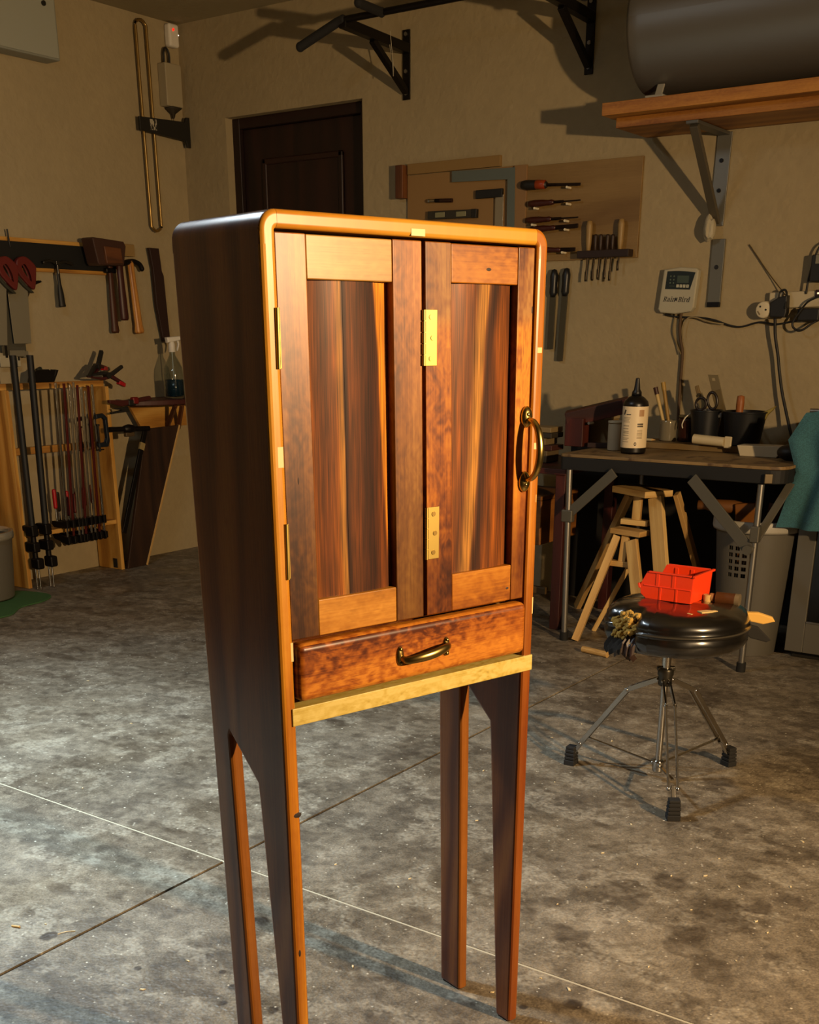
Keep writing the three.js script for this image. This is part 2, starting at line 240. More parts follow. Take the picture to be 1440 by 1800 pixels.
// ---------- the cabinet ----------
{
  const cab = thing('cabinet', 'tall varnished hardwood cabinet with two panelled doors, one drawer and four tapered legs', 'cabinet', [-1.016, 0, -1.12], 74 * Math.PI / 180);
  const gloss = { roughness: 0.44, specularIntensity: 0.3, clearcoat: 0.38, clearcoatRoughness: 0.32 };
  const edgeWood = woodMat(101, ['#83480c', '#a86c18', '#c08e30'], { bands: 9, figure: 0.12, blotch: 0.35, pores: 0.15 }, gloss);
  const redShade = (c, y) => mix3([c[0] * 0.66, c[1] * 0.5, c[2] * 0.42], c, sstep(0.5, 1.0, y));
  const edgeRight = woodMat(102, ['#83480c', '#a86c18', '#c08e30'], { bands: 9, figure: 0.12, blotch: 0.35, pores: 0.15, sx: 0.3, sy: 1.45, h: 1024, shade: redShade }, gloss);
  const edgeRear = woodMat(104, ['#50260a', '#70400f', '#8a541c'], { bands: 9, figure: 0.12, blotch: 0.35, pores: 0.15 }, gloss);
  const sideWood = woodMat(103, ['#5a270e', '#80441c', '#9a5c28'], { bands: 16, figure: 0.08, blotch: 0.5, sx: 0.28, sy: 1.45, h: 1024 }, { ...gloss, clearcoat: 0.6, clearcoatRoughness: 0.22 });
  const stileA = woodMat(107, ['#3e1c0a', '#784618', '#a06c30'], { bands: 10, figure: 0.5, blotch: 0.6, sy: 1.45, h: 1024, shade: (c, y) => { const k = lerp(0.68, 1.12, sstep(0.84, 1.3, y)); return [c[0] * k, c[1] * k, c[2] * k * lerp(0.85, 1.12, sstep(0.95, 1.3, y))]; } }, gloss);  // lamp sheen painted into the grain: lighter at the top, darker below
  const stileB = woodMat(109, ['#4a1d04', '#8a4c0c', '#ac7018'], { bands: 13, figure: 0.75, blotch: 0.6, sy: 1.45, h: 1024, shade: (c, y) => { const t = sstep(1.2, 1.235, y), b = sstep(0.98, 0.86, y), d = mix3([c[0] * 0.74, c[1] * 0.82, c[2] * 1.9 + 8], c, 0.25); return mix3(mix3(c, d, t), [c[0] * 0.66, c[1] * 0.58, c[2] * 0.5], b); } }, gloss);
  const railL = woodMat(113, ['#735018', '#946c30', '#a68344'], { bands: 8, figure: 0.6, blotch: 0.5 }, gloss);
  const railR = woodMat(127, ['#663409', '#925814', '#a87024'], { bands: 8, figure: 0.6, blotch: 0.6 }, gloss);
  const drawerWood = woodMat(131, ['#441a03', '#844610', '#aa6a20'], { bands: 7, figure: 0.95, blotch: 0.85, sx: 0.16, sy: 0.55, w: 512, h: 1024 }, gloss);
  const maple = woodMat(137, ['#86702c', '#a89242', '#b8a55e'], { bands: 8, figure: 1.5, blotch: 0.3, pores: 0.05, sx: 0.1, sy: 0.6, w: 256, h: 1024 }, { roughness: 0.45, clearcoat: 0.3, clearcoatRoughness: 0.3 });
  const inlayMat = std('#c4b078', 0.45);
  const dark = std('#1c0c05', 0.7);
  const skew = (g, f) => { const P = g.attributes.position; for (let i = 0; i < P.count; i++) P.setX(i, P.getX(i) + f(P.getX(i), P.getY(i))); return g; };
  const W = 0.4925, T = 0.022, TOP = 1.345, RC = 0.024;
  // swept board section: path of [u, y, nu, ny] (outward normal), thickness T, from w = 0 back to -depth
  function sweep(path, depth, ov, back = false) {
    const r = 0.0065, sec = [], q = 4;                                // section in (inward, w)
    const corner = (cx, cw, a0) => { for (let k = 0; k <= q; k++) { const a = a0 + k / q * HP; sec.push([cx + r * Math.cos(a), cw + r * Math.sin(a), Math.cos(a), Math.sin(a)]); } };
    corner(T - r, -r, 0); corner(r, -r, HP); corner(r, -depth + r, Math.PI); corner(T - r, -depth + r, 1.5 * Math.PI);
    let len = 0; const per = [0]; for (let k = 1; k < sec.length + 1; k++) per[k] = per[k - 1] + Math.hypot(sec[k % sec.length][0] - sec[k - 1][0], sec[k % sec.length][1] - sec[k - 1][1]);
    const pos = [], nor = [], uv = [], ring = [], L = [0];
    let Lt = 0; for (let i = 1; i < path.length; i++) Lt += Math.hypot(path[i][0] - path[i - 1][0], path[i][1] - path[i - 1][1]);
    path.forEach((p, i) => { if (i) { len += Math.hypot(p[0] - path[i - 1][0], p[1] - path[i - 1][1]); L[i] = len; } ring.push(sec.map(s => ({ p: [p[0] - p[2] * s[0], p[1] - p[3] * s[0], s[1]], n: [-p[2] * s[2], -p[3] * s[2], s[3]] }))); });
    const vq = i => ov + (back ? Lt - L[i] : L[i]);
    const tri = (a, b, c, ta, tb, tc) => { for (const [v, t] of [[a, ta], [b, tb], [c, tc]]) { pos.push(...v.p); nor.push(...v.n); uv.push(...t); } };
    for (let i = 0; i < path.length - 1; i++) for (let k = 0; k < sec.length; k++) {
      const k2 = (k + 1) % sec.length, A = ring[i][k], B = ring[i][k2], C = ring[i + 1][k2], D = ring[i + 1][k];
      const ua = sec[k][1], ub = sec[k2][1];
      tri(A, D, C, [ua, vq(i)], [ua, vq(i + 1)], [ub, vq(i + 1)]); tri(A, C, B, [ua, vq(i)], [ub, vq(i + 1)], [ub, vq(i)]);
    }
    for (const [i, s] of [[0, -1], [path.length - 1, 1]]) { const p = path[i], n = [s * p[3], -s * p[2], 0], rg = ring[i].map(v => ({ p: v.p, n })); for (let k = 1; k < rg.length - 1; k++) { const a = [rg[0], rg[k], rg[k + 1]]; tri(...(s > 0 ? a : [a[0], a[2], a[1]]), [0, 0], [0, 0.02], [0.02, 0.02]); } }
    const g = new THREE.BufferGeometry(); g.setAttribute('position', new THREE.Float32BufferAttribute(pos, 3)); g.setAttribute('normal', new THREE.Float32BufferAttribute(nor, 3)); g.setAttribute('uv', new THREE.Float32BufferAttribute(uv, 2)); return g;
  }
  function splitFront(g, test = (x, y, z, nz) => nz > 0.2) {                                            // the front-facing triangles, coloured lighter, and the rest of a side
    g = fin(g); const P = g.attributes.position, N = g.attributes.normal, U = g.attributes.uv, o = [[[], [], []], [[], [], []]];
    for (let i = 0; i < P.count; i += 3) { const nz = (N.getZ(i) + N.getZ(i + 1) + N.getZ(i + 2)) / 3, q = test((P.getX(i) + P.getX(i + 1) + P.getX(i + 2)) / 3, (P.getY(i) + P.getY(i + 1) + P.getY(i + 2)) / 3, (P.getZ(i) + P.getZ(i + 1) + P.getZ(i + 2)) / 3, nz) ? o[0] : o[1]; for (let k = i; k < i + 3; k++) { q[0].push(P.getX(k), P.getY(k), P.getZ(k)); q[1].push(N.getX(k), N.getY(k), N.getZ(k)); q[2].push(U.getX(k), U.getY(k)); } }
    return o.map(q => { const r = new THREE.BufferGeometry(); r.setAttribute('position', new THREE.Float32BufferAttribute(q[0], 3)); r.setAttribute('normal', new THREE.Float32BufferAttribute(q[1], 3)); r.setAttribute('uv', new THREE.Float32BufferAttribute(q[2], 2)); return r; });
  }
  const profile = [[0, 1.322], [0.003, 0.004], [-0.001, 0], [-0.032, 0], [-0.036, 0.004], [-0.0755, 0.55], [-0.078, 0.574], [-0.150, 0.634], [-0.152, 0.63], [-0.139, 0.004], [-0.143, 0], [-0.193, 0], [-0.197, 0.004], [-0.232, 1.322]];
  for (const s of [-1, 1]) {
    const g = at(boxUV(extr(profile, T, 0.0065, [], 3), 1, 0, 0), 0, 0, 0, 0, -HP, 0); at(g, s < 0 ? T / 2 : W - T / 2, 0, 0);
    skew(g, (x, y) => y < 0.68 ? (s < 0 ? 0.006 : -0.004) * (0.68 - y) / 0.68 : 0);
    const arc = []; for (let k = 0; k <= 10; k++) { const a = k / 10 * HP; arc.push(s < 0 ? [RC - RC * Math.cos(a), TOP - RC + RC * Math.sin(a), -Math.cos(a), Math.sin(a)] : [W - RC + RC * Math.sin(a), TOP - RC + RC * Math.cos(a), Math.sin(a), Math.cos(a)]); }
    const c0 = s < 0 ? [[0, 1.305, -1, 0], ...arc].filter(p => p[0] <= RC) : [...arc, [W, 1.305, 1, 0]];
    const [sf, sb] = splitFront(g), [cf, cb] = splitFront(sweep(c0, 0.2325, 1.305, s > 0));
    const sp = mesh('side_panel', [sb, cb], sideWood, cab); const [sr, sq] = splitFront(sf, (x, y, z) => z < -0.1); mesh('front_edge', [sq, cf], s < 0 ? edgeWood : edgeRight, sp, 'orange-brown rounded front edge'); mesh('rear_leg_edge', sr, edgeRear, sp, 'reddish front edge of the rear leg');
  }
  const topPath = []; for (let k = 0; k <= 12; k++) topPath.push([lerp(RC + 0.0004, W - RC - 0.0004, k / 12), TOP, 0, 1]);
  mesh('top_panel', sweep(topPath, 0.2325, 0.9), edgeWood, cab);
  mesh('back_panel', at(box(W - 2 * T + 0.004, 0.64, 0.008, 0.001, 1), W / 2, 1.005, -0.212), sideWood, cab);
  mesh('bottom_panel', at(box(W - 2 * T + 0.004, 0.016, 0.19, 0.002, 0), W / 2, 0.696, -0.112), sideWood, cab);
  mesh('drawer_divider', at(box(W - 2 * T + 0.004, 0.012, 0.17, 0.002, 0), W / 2, 0.8, -0.12), sideWood, cab);
  // a board of a door: u edges at its top and bottom, y range, w range
  const FW = -0.002;
  const board = (u0t, u1t, u0b, u1b, y0, y1, w0, w1, axis, r = 0.0016) => {
    const w = u1t - u0t, g = at(boxUV(box(w, y1 - y0, w1 - w0, r, axis), axis, R(0, 3), axis === 1 ? (y0 + y1) / 2 : R(0, 3)), w / 2, (y0 + y1) / 2, (w0 + w1) / 2), P = g.attributes.position;
    for (let i = 0; i < P.count; i++) { const s = (P.getY(i) - y0) / (y1 - y0), f = P.getX(i) / w; P.setX(i, lerp(lerp(u0b, u0t, s), lerp(u1b, u1t, s), f)); }
    return g;
  };
  // panels with their own figured veneer look: s runs across, t up
  const panelTex = (seedN, fn) => woodPanel(seedN, fn);
  function woodPanel(s, fn) { const t = tex(384, 1024, (u, v) => { const c = fn(u, v), f = 0.52 + 0.36 * (noise(u * 80 + 2 * noise(u * 6, v * 3, s), v * 5, s) - 0.5) + 0.2 * (noise(u * 26, v * 9, s + 4) - 0.5) + 0.42 * (noise(u * 190, v * 12, s + 8) - 0.5) + 0.2 * (fbm(u * 5, v * 9, s + 6, 3) - 0.5); return mix3(c.map(x => x * 0.5), [c[0] * 1.62, c[1] * 1.66, c[2] * 1.55], clamp(f)); }); t.wrapS = t.wrapT = THREE.ClampToEdgeWrapping; return t; }
  const stripes = (x, list) => { let c = list[0][1]; for (let i = 1; i < list.length; i++) c = mix3(c, list[i][1], sstep(list[i][0] - list[i][2], list[i][0] + list[i][2], x)); return c; };
  const B = hex('#4a250c'), DK = hex('#261007'), OR = hex('#a06218'), LT = hex('#7e5424'), RD = hex('#60320c');
  const pL = woodPanel(201, (u, v) => { const w = 0.03 * (noise(u * 3, v * 4, 7) - 0.5); return stripes(u + w + 0.02 * v, [[0, RD], [0.12, B, 0.06], [0.27, RD, 0.05], [0.36, LT, 0.04], [0.42, DK, 0.015], [0.46, B, 0.03], [0.62, DK, 0.12], [0.8, B, 0.08], [0.78 + 0.2 * (1 - v), OR, 0.02]]); });
  const pR = woodPanel(211, (u, v) => { const w = 0.04 * (noise(u * 3, v * 5, 17) - 0.5), a = u + w - 0.22 * (v - 0.5); const cath = Math.sin(16 * Math.pow(Math.hypot((u - 0.72) * 2.6, (v - 0.25) * 0.75), 0.9)); return stripes(a, [[0, RD], [0.2, B, 0.05], [0.3, LT, 0.06], [0.45, mix3(B, LT, 0.3), 0.02], [0.48, DK, 0.05], [0.6, mix3(B, RD, 0.5 + 0.4 * cath), 0.1]]); });
  const uvPlane = (g, u0, u1, y0, y1) => { const P = g.attributes.position, U = g.attributes.uv; for (let i = 0; i < P.count; i++) U.setXY(i, clamp((P.getX(i) - u0) / (u1 - u0), 0.002, 0.998), clamp((P.getY(i) - y0) / (y1 - y0), 0.002, 0.998)); return g; };
  function makeDoor(side, q) {
    const d = new THREE.Group(); d.name = 'door'; cab.add(d);
    d.userData.label = side < 0 ? 'left panelled door leaf' : 'right panelled door leaf with a brass pull';
    const Y0 = 0.805, Y1 = 1.3195, mat = q.stile;
    const th = 0.02;
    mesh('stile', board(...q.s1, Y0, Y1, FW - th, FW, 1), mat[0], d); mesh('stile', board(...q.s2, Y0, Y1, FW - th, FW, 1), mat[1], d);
    const e = 0.0003, lr = (y, a) => lerp(a[1], a[0], (y - Y0) / (Y1 - Y0));
    const railAt = (y0, y1, m) => mesh('rail', board(lr(y1, [q.s1[1], q.s1[3]]) + e, lr(y1, [q.s2[0], q.s2[2]]) - e, lr(y0, [q.s1[1], q.s1[3]]) + e, lr(y0, [q.s2[0], q.s2[2]]) - e, y0, y1, FW - th, FW - 0.0006, 0), m, d);
    railAt(q.top, Y1 - 0.0006, q.rails[0]); railAt(Y0, q.bot, q.rails[1]);
    const y0 = q.bot - 0.004, y1 = q.top + 0.004, a1 = lr(y1, [q.s1[1], q.s1[3]]) - 0.003, b1 = lr(y1, [q.s2[0], q.s2[2]]) + 0.002, a0 = lr(y0, [q.s1[1], q.s1[3]]) - 0.003, b0 = lr(y0, [q.s2[0], q.s2[2]]) + 0.002;
    const pm = new THREE.MeshPhysicalMaterial({ map: q.panel, roughness: 0.6, specularIntensity: 0.3, clearcoat: 0.06, clearcoatRoughness: 0.3 });
    const cut = q.seam;
    const bowed = (f0, f1) => { const g = new THREE.BoxGeometry(1, 1, 0.007, 12, 1, 1), P = g.attributes.position; for (let i = 0; i < P.count; i++) { const f = lerp(f0, f1, P.getX(i) + 0.5), s = P.getY(i) + 0.5; P.setXYZ(i, lerp(lerp(a0, b0, f), lerp(a1, b1, f), s), lerp(y0, y1, s), FW - 0.0185 + P.getZ(i) + 0.0085 * (1 - Math.pow(Math.abs(2 * f - 1), 2.2))); } g.computeVertexNormals(); return uvPlane(fin(g), a0, b0, y0, y1); };
    mesh('panel', bowed(0, cut - 0.002), pm, d); mesh('panel', bowed(cut + 0.002, 1), pm, d);
    return d;
  }
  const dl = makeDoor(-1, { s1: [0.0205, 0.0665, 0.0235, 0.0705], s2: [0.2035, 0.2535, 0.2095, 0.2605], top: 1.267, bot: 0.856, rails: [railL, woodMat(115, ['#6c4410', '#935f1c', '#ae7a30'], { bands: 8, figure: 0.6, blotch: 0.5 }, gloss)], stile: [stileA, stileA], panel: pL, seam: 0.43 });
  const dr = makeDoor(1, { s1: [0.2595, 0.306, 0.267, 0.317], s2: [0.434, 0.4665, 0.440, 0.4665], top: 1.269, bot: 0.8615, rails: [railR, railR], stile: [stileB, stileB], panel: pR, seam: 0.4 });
  // hinges
  const leafScrews = (x, y0, y1, w) => [0.13, 0.5, 0.87].map((f, i) => at(fin(new THREE.CylinderGeometry(0.0036, 0.0036, 0.0012, 12)), x + (i === 1 ? 0.003 : 0), lerp(y0, y1, f), w, HP));
  for (const [u, y0, y1] of [[0.2545, 1.161, 1.234], [0.2615, 0.89, 0.966]]) {
    mesh('hinge', [at(box(0.0235, y1 - y0, 0.002, 0.0005), u + 0.014, (y0 + y1) / 2, FW + 0.0012), ...[0, 1, 2, 3, 4].map(k => rod([u + 0.0015, lerp(y0, y1, (k + 0.04) / 5), FW + 0.0022], [u + 0.0015, lerp(y0, y1, (k + 0.96) / 5), FW + 0.0022], 0.003))], std('#a8904e', 0.42, 1), dr);
    for (const g of leafScrews(u + 0.0145, y0, y1, FW + 0.0026)) mesh('hinge_screw', g, M.screw, dr);
  }
  for (const [u, y0, y1] of [[0.0178, 1.161, 1.233], [0.0192, 0.892, 0.966]]) mesh('hinge', [rod([u, y0, FW + 0.0035], [u + 0.0005, y1, FW + 0.0035], 0.003), at(box(0.005, y1 - y0, 0.0016, 0.0005), u + 0.003, (y0 + y1) / 2, FW + 0.0014)], std('#a8904e', 0.42, 1), dl);
  // bow handle of the right door
  {
    const u = 0.4585, bows = [];
    for (const y of [1.085, 0.989]) { const b = fin(new THREE.SphereGeometry(0.0122, 20, 12)); b.scale(0.9, 1.3, 0.58); b.translate(u, y, 0.0006); bows.push(b, at(lathe([[0.0001, 0.0026], [0.0026, 0.0026], [0.0034, 0]], 14), u - 0.002, y + (y > 1.03 ? 0.004 : -0.004), 0.0062, HP)); }
    const c = new THREE.CatmullRomCurve3([V(u, 1.083, 0.002), V(u, 1.079, 0.016), V(u, 1.066, 0.027), V(u, 1.037, 0.033), V(u, 1.008, 0.027), V(u, 0.995, 0.016), V(u, 0.991, 0.002)]);
    const t = new THREE.TubeGeometry(c, 48, 1, 12), P = t.attributes.position;
    for (let i = 0; i <= 48; i++) { const f = i / 48, ctr = c.getPointAt(f), k = 0.0034 + 0.0019 * Math.sin(Math.PI * f); for (let j = 0; j <= 12; j++) { const n = i * 13 + j, p = V().fromBufferAttribute(P, n).sub(ctr).multiplyScalar(k); p.x *= 1.3; P.setXYZ(n, ctr.x + p.x, ctr.y + p.y, ctr.z + p.z); } }
    t.computeVertexNormals(); bows.push(fin(t));
    mesh('pull_handle', bows, M.brass, dr, 'brass bow pull');
  }
  // drawer
  const dw = new THREE.Group(); dw.name = 'drawer'; cab.add(dw);
  {
    const g = at(new RoundedBoxGeometry(0.4383, 0.084, 0.03, 4, 0.0105), 0.24535, 0.7585, -0.003);
    mesh('drawer_front', boxUV(g, 0, -0.69, 0.03), drawerWood, dw);
    mesh('drawer_side', [at(box(0.01, 0.066, 0.16, 0.001, 2), 0.034, 0.757, -0.096)], M.paleWood, dw); mesh('drawer_side', at(box(0.01, 0.066, 0.16, 0.001, 2), 0.456, 0.757, -0.096), M.paleWood, dw);
    const y = 0.756, hs = [];
    for (const u of [0.2025, 0.2925]) { const l = fin(new THREE.SphereGeometry(0.0085, 18, 12)); l.scale(0.82, 1.75, 0.55); l.translate(u, y, 0.0125); hs.push(l); for (const k of [-1, 1]) hs.push(at(lathe([[0.0001, 0.0018], [0.0022, 0.0018], [0.003, 0]], 12), u, y + k * 0.0105, 0.0158, HP)); }
    const c = new THREE.CatmullRomCurve3([V(0.2035, y - 0.003, 0.013), V(0.208, y - 0.005, 0.024), V(0.222, y - 0.003, 0.032), V(0.248, y + 0.0005, 0.036), V(0.272, y + 0.004, 0.033), V(0.287, y + 0.004, 0.025), V(0.2915, y + 0.002, 0.013)]);
    const t = new THREE.TubeGeometry(c, 48, 1, 12), P = t.attributes.position;
    for (let i = 0; i <= 48; i++) { const f = i / 48, ctr = c.getPointAt(f), k = 0.0038 + 0.0021 * Math.sin(Math.PI * f); for (let j = 0; j <= 12; j++) { const n = i * 13 + j, p = V().fromBufferAttribute(P, n).sub(ctr).multiplyScalar(k); P.setXYZ(n, ctr.x + p.x, ctr.y + p.y * 1.25, ctr.z + p.z * 0.9); } }
    t.computeVertexNormals(); hs.push(fin(t));
    mesh('drawer_pull', hs, std('#8f7a48', 0.3, 1), dw, 'twisted brass drawer pull');
  }
  mesh('drawer_rail', at(box(0.472, 0.0262, 0.026, 0.0012, 0), 0.2525, 0.6948, -0.009), maple, cab, 'pale figured maple rail');
  for (const [a, b, c, d] of [[0.0112, 0.0202, 1.039, 1.0655], [0.0135, 0.0238, 0.776, 0.803], [0.4772, 0.4885, 0.776, 0.8035], [0.2335, 0.2575, 1.3245, 1.3335], [0.4765, 0.486, 1.176, 1.184], [0.4765, 0.486, 1.036, 1.046], [0.4778, 0.4865, 0.955, 0.967], [0.4778, 0.4862, 0.8775, 0.889]]) mesh('inlay', at(box(b - a, d - c, 0.008, 0.0004), (a + b) / 2, (c + d) / 2, -0.0033), inlayMat, cab);
  for (const [u, y, a, b, w] of [[0.377, 1.288, 0.005, 0.0022, FW - 0.0008], [0.4645, 1.236, 0.002, 0.01, FW - 0.0006], [0.203, 1.334, 0.0024, 0.0022, -0.001], [0.434, 1.338, 0.004, 0.0022, -0.002], [0.019, 0.544, 0.0075, 0.0045, 0.0014], [0.0135, 0.315, 0.0022, 0.006, 0.0022], [0.0435, 1.02, 0.0012, 0.006, FW - 0.0004], [0.432, 0.825, 0.004, 0.0022, FW - 0.001], [0.155, 0.757, 0.004, 0.0022, 0.0112], [0.395, 0.772, 0.005, 0.0026, 0.0112], [0.0125, 1.12, 0.0018, 0.005, -0.001]]) { const k = fin(new THREE.SphereGeometry(1, 14, 8)); k.scale(a, b, 0.0007); k.translate(u, y, w); mesh('knot', k, dark, cab); }
}
// ---------- left wall ----------
{
  const t = onLeft('electrical_box', 'pale grey metal distribution box with a small dark lock, high on the left wall', 'box', -3.78, 2.62);
  mesh('box_body', at(box(0.62, 0.40, 0.10, 0.006), 0.0, 0, 0.052), std('#8f9186', 0.5, 0.2), t);
  mesh('lid', at(box(0.60, 0.385, 0.008, 0.004), 0.0, 0, 0.104), std('#a3a598', 0.5, 0.2), t);
  mesh('lock', [at(fin(new THREE.CylinderGeometry(0.011, 0.011, 0.012, 16)), 0.235, 0.02, 0.11, HP)], M.black, t);
}
{
  const t = onLeft('hairpin_tube', 'long narrow brass coloured tube loop strapped to the wall beside the corner', 'tube', -4.69, 2.22);
  const P = [], w0 = 0.036; for (let k = 0; k <= 10; k++) { const a = Math.PI * k / 10; P.push([-0.005 - w0 * Math.cos(a), 0.455 + 0.034 * Math.sin(a), 0.03]); }
  const Q = []; for (let k = 0; k <= 10; k++) { const a = Math.PI * k / 10; Q.push([0.003 + w0 * Math.cos(a), -0.455 - 0.034 * Math.sin(a), 0.03]); }
  mesh('loop', tube([...P, ...Q], 0.0075, { closed: true, seg: 120, tension: 0.1 }), std('#a98a4f', 0.3, 0.9), t);
  const s = onLeft('strap_bracket', 'black flat strap bracket with a pale label holding the tube loop', 'bracket', -4.79, 2.232);
  mesh('band', at(extr([[-0.185, 0.032], [0.14, 0.046], [0.15, 0.068], [0.175, 0.07], [0.175, -0.075], [0.15, -0.075], [0.14, -0.045], [-0.185, -0.03]], 0.014, 0.003), 0, 0, 0.05), M.black, s);
  mesh('strap_foot', at(box(0.02, 0.07, 0.05, 0.003), 0.155, 0, 0.025), M.black, s);
  const lt = tex(32, 32, (u, v) => (noise(u * 8, v * 5, 4) > 0.52 ? [168, 160, 140] : [40, 38, 34])); lt.wrapS = lt.wrapT = THREE.ClampToEdgeWrapping;
  const lab = new THREE.BoxGeometry(0.05, 0.05, 0.0012); mesh('label', at(fin(lab), -0.09, 0.004, 0.0575, 0, 0, 0.04), new THREE.MeshStandardMaterial({ map: lt, roughness: 0.6 }), s);
}
{
  const t = onLeft('alarm_sensor', 'small white alarm sensor with a red light, just under the ceiling', 'sensor', -4.905, 2.676);
  mesh('sensor_body', at(box(0.072, 0.108, 0.045, 0.014, null, 3), 0, 0, 0.0225), M.white, t);
  mesh('red_light', at(box(0.014, 0.01, 0.004, 0.001), -0.008, 0.024, 0.046, 0, 0, 0.6), new THREE.MeshStandardMaterial({ color: '#ff3020', emissive: '#ff2413', emissiveIntensity: 1.2 }), t);
  mesh('white_light', ball(0.003, 0.028, 0.004, 0.044), new THREE.MeshStandardMaterial({ color: '#ffffff', emissive: '#fff2e0', emissiveIntensity: 1.4 }), t);
  const u = onLeft('transformer_box', 'beige plug-in box with a conical base and a black loop of cable on top', 'box', -4.865, 2.44);
  mesh('case', at(box(0.115, 0.2, 0.06, 0.006), 0, 0, 0.03), std('#9b8f73', 0.6), u);
  mesh('cable_gland', at(lathe([[0.001, -0.052], [0.006, -0.05], [0.012, -0.03], [0.046, -0.006], [0.048, 0], [0.001, 0]], 4), 0.008, -0.1, 0.03, 0, 0.785), std('#3a3225', 0.6), u);
  mesh('cable_loop', tube([[-0.035, 0.095, 0.03], [-0.033, 0.15, 0.03], [-0.018, 0.172, 0.03], [0.003, 0.15, 0.03], [0.004, 0.098, 0.03]], 0.0055), M.black, u);
  mesh('cable', tube([[0.008, -0.15, 0.03], [0.012, -0.17, 0.025], [0.026, -0.192, 0.02]], 0.002), M.black, u);
}
// magnetic tool rail
{
  const t = onLeft('tool_rail', 'black tool rail on a pine batten running along the left wall', 'rail', -3.93, 1.572);
  mesh('batten', at(box(0.80, 0.148, 0.018, 0.002, 0), 0.0, 0, 0.009), M.pine, t);
  mesh('black_strip', at(box(0.80, 0.112, 0.014, 0.002), 0.0, -0.001, 0.025), std('#070706', 0.6), t);
}
const sawBlade = std('#8f8873', 0.45, 0.5);
function saw(name, label, z, y, tilt, len, wTop, wBot, off) {
  const t = onLeft(name, label, 'saw', z, y, off, 'saws on the left wall rail'); t.rotation.order = 'YXZ'; t.rotation.z = tilt;
  mesh('blade', extr([[-wTop * 0.55, 0.03], [-wTop * 0.5, -len], [-wTop * 0.5 + wBot, -len], [wTop * 0.5, -0.05], [wTop * 0.4, 0.0]], 0.002, 0.0004), sawBlade, t);
  const sc = q => q.map(p => [p[0] * 0.85 + 0.004, p[1] * 0.85]); const oval = sc(smooth([[-0.032, 0.075], [0.02, 0.085], [0.078, 0.045], [0.083, 0.01], [0.065, -0.075], [0.045, -0.085], [0.0, -0.05], [-0.045, 0.0], [-0.05, 0.045]], 36)), hole = sc(smooth([[-0.018, 0.045], [0.012, 0.05], [0.042, 0.0], [0.048, -0.045], [0.033, -0.05], [0.0, -0.015], [-0.022, 0.02]], 28));
  mesh('handle', at(extr(oval, 0.026, 0.006, [hole], 3), 0.036, -0.008, 0.002), std('#5c1610', 0.5), t);
  mesh('handle_grip', at(extr(smooth([[-0.05, 0.042], [-0.045, 0.0], [0.0, -0.05], [0.045, -0.086], [0.03, -0.088], [-0.01, -0.062], [-0.058, -0.01], [-0.06, 0.03]], 26), 0.03, 0.004), 0.036, -0.008, 0.002), std('#2b2a1d', 0.6), t);
}
saw('hand_saw', 'hand saw with a red handle and a wide pale blade hanging from the black rail', -3.735, 1.495, 0, 0.33, 0.115, 0.10, 0.055);
saw('hand_saw', 'partly hidden red handled saw, leftmost tool on the black rail', -3.60, 1.488, 0, 0.33, 0.085, 0.05, 0.095);
{
  const t = onLeft('mitre_saw_blade', 'narrow stiffened saw back hanging behind the hand saws', 'saw', -3.66, 1.32, 0.028);
  mesh('blade', at(box(0.14, 0.38, 0.003, 0.001), 0.03, -0.02, 0.004), std('#5b584c', 0.5, 0.5), t); mesh('spine', at(box(0.012, 0.4, 0.012, 0.002), -0.02, -0.02, 0.004), M.ironDark, t);
  mesh('end_clip', [at(box(0.09, 0.03, 0.016, 0.003), 0.04, -0.2, 0.008), at(box(0.03, 0.03, 0.012, 0.002), 0.09, -0.205, 0.006)], std('#6f6957', 0.5), t);
  const b = onLeft('plastic_hook_plate', 'small translucent plate hanging below the saw blades', 'plate', -3.66, 1.09, 0.03); mesh('plate', at(box(0.12, 0.065, 0.006, 0.004), 0, 0, 0), std('#a59b80', 0.5), b); mesh('slot', at(box(0.012, 0.03, 0.008, 0.001), 0.05, 0.012, 0), M.black, b);
  const d = onLeft('thin_rod', 'thin black rod sticking up above the tool rail', 'rod', -3.735, 1.66, 0.032); mesh('rod_body', rod([0, -0.06, 0], [-0.006, 0.018, 0], 0.004), M.black, d);
  const k = onLeft('wire_hook', 'thin wire pick with a bent tip beside the red handled saw', 'hook', -3.85, 1.42, 0.02); mesh('wire', tube([[-0.05, -0.06, 0.0], [-0.01, 0.0, 0], [0.012, 0.03, 0], [0.05, 0.036, 0.003]], 0.0022), M.ironDark, k); mesh('hook_tip', at(extr([[-0.01, 0.002], [0.03, 0.008], [0.05, 0.002], [0.01, -0.012]], 0.004, 0.001), 0.01, 0.03, 0), M.ironDark, k);
}
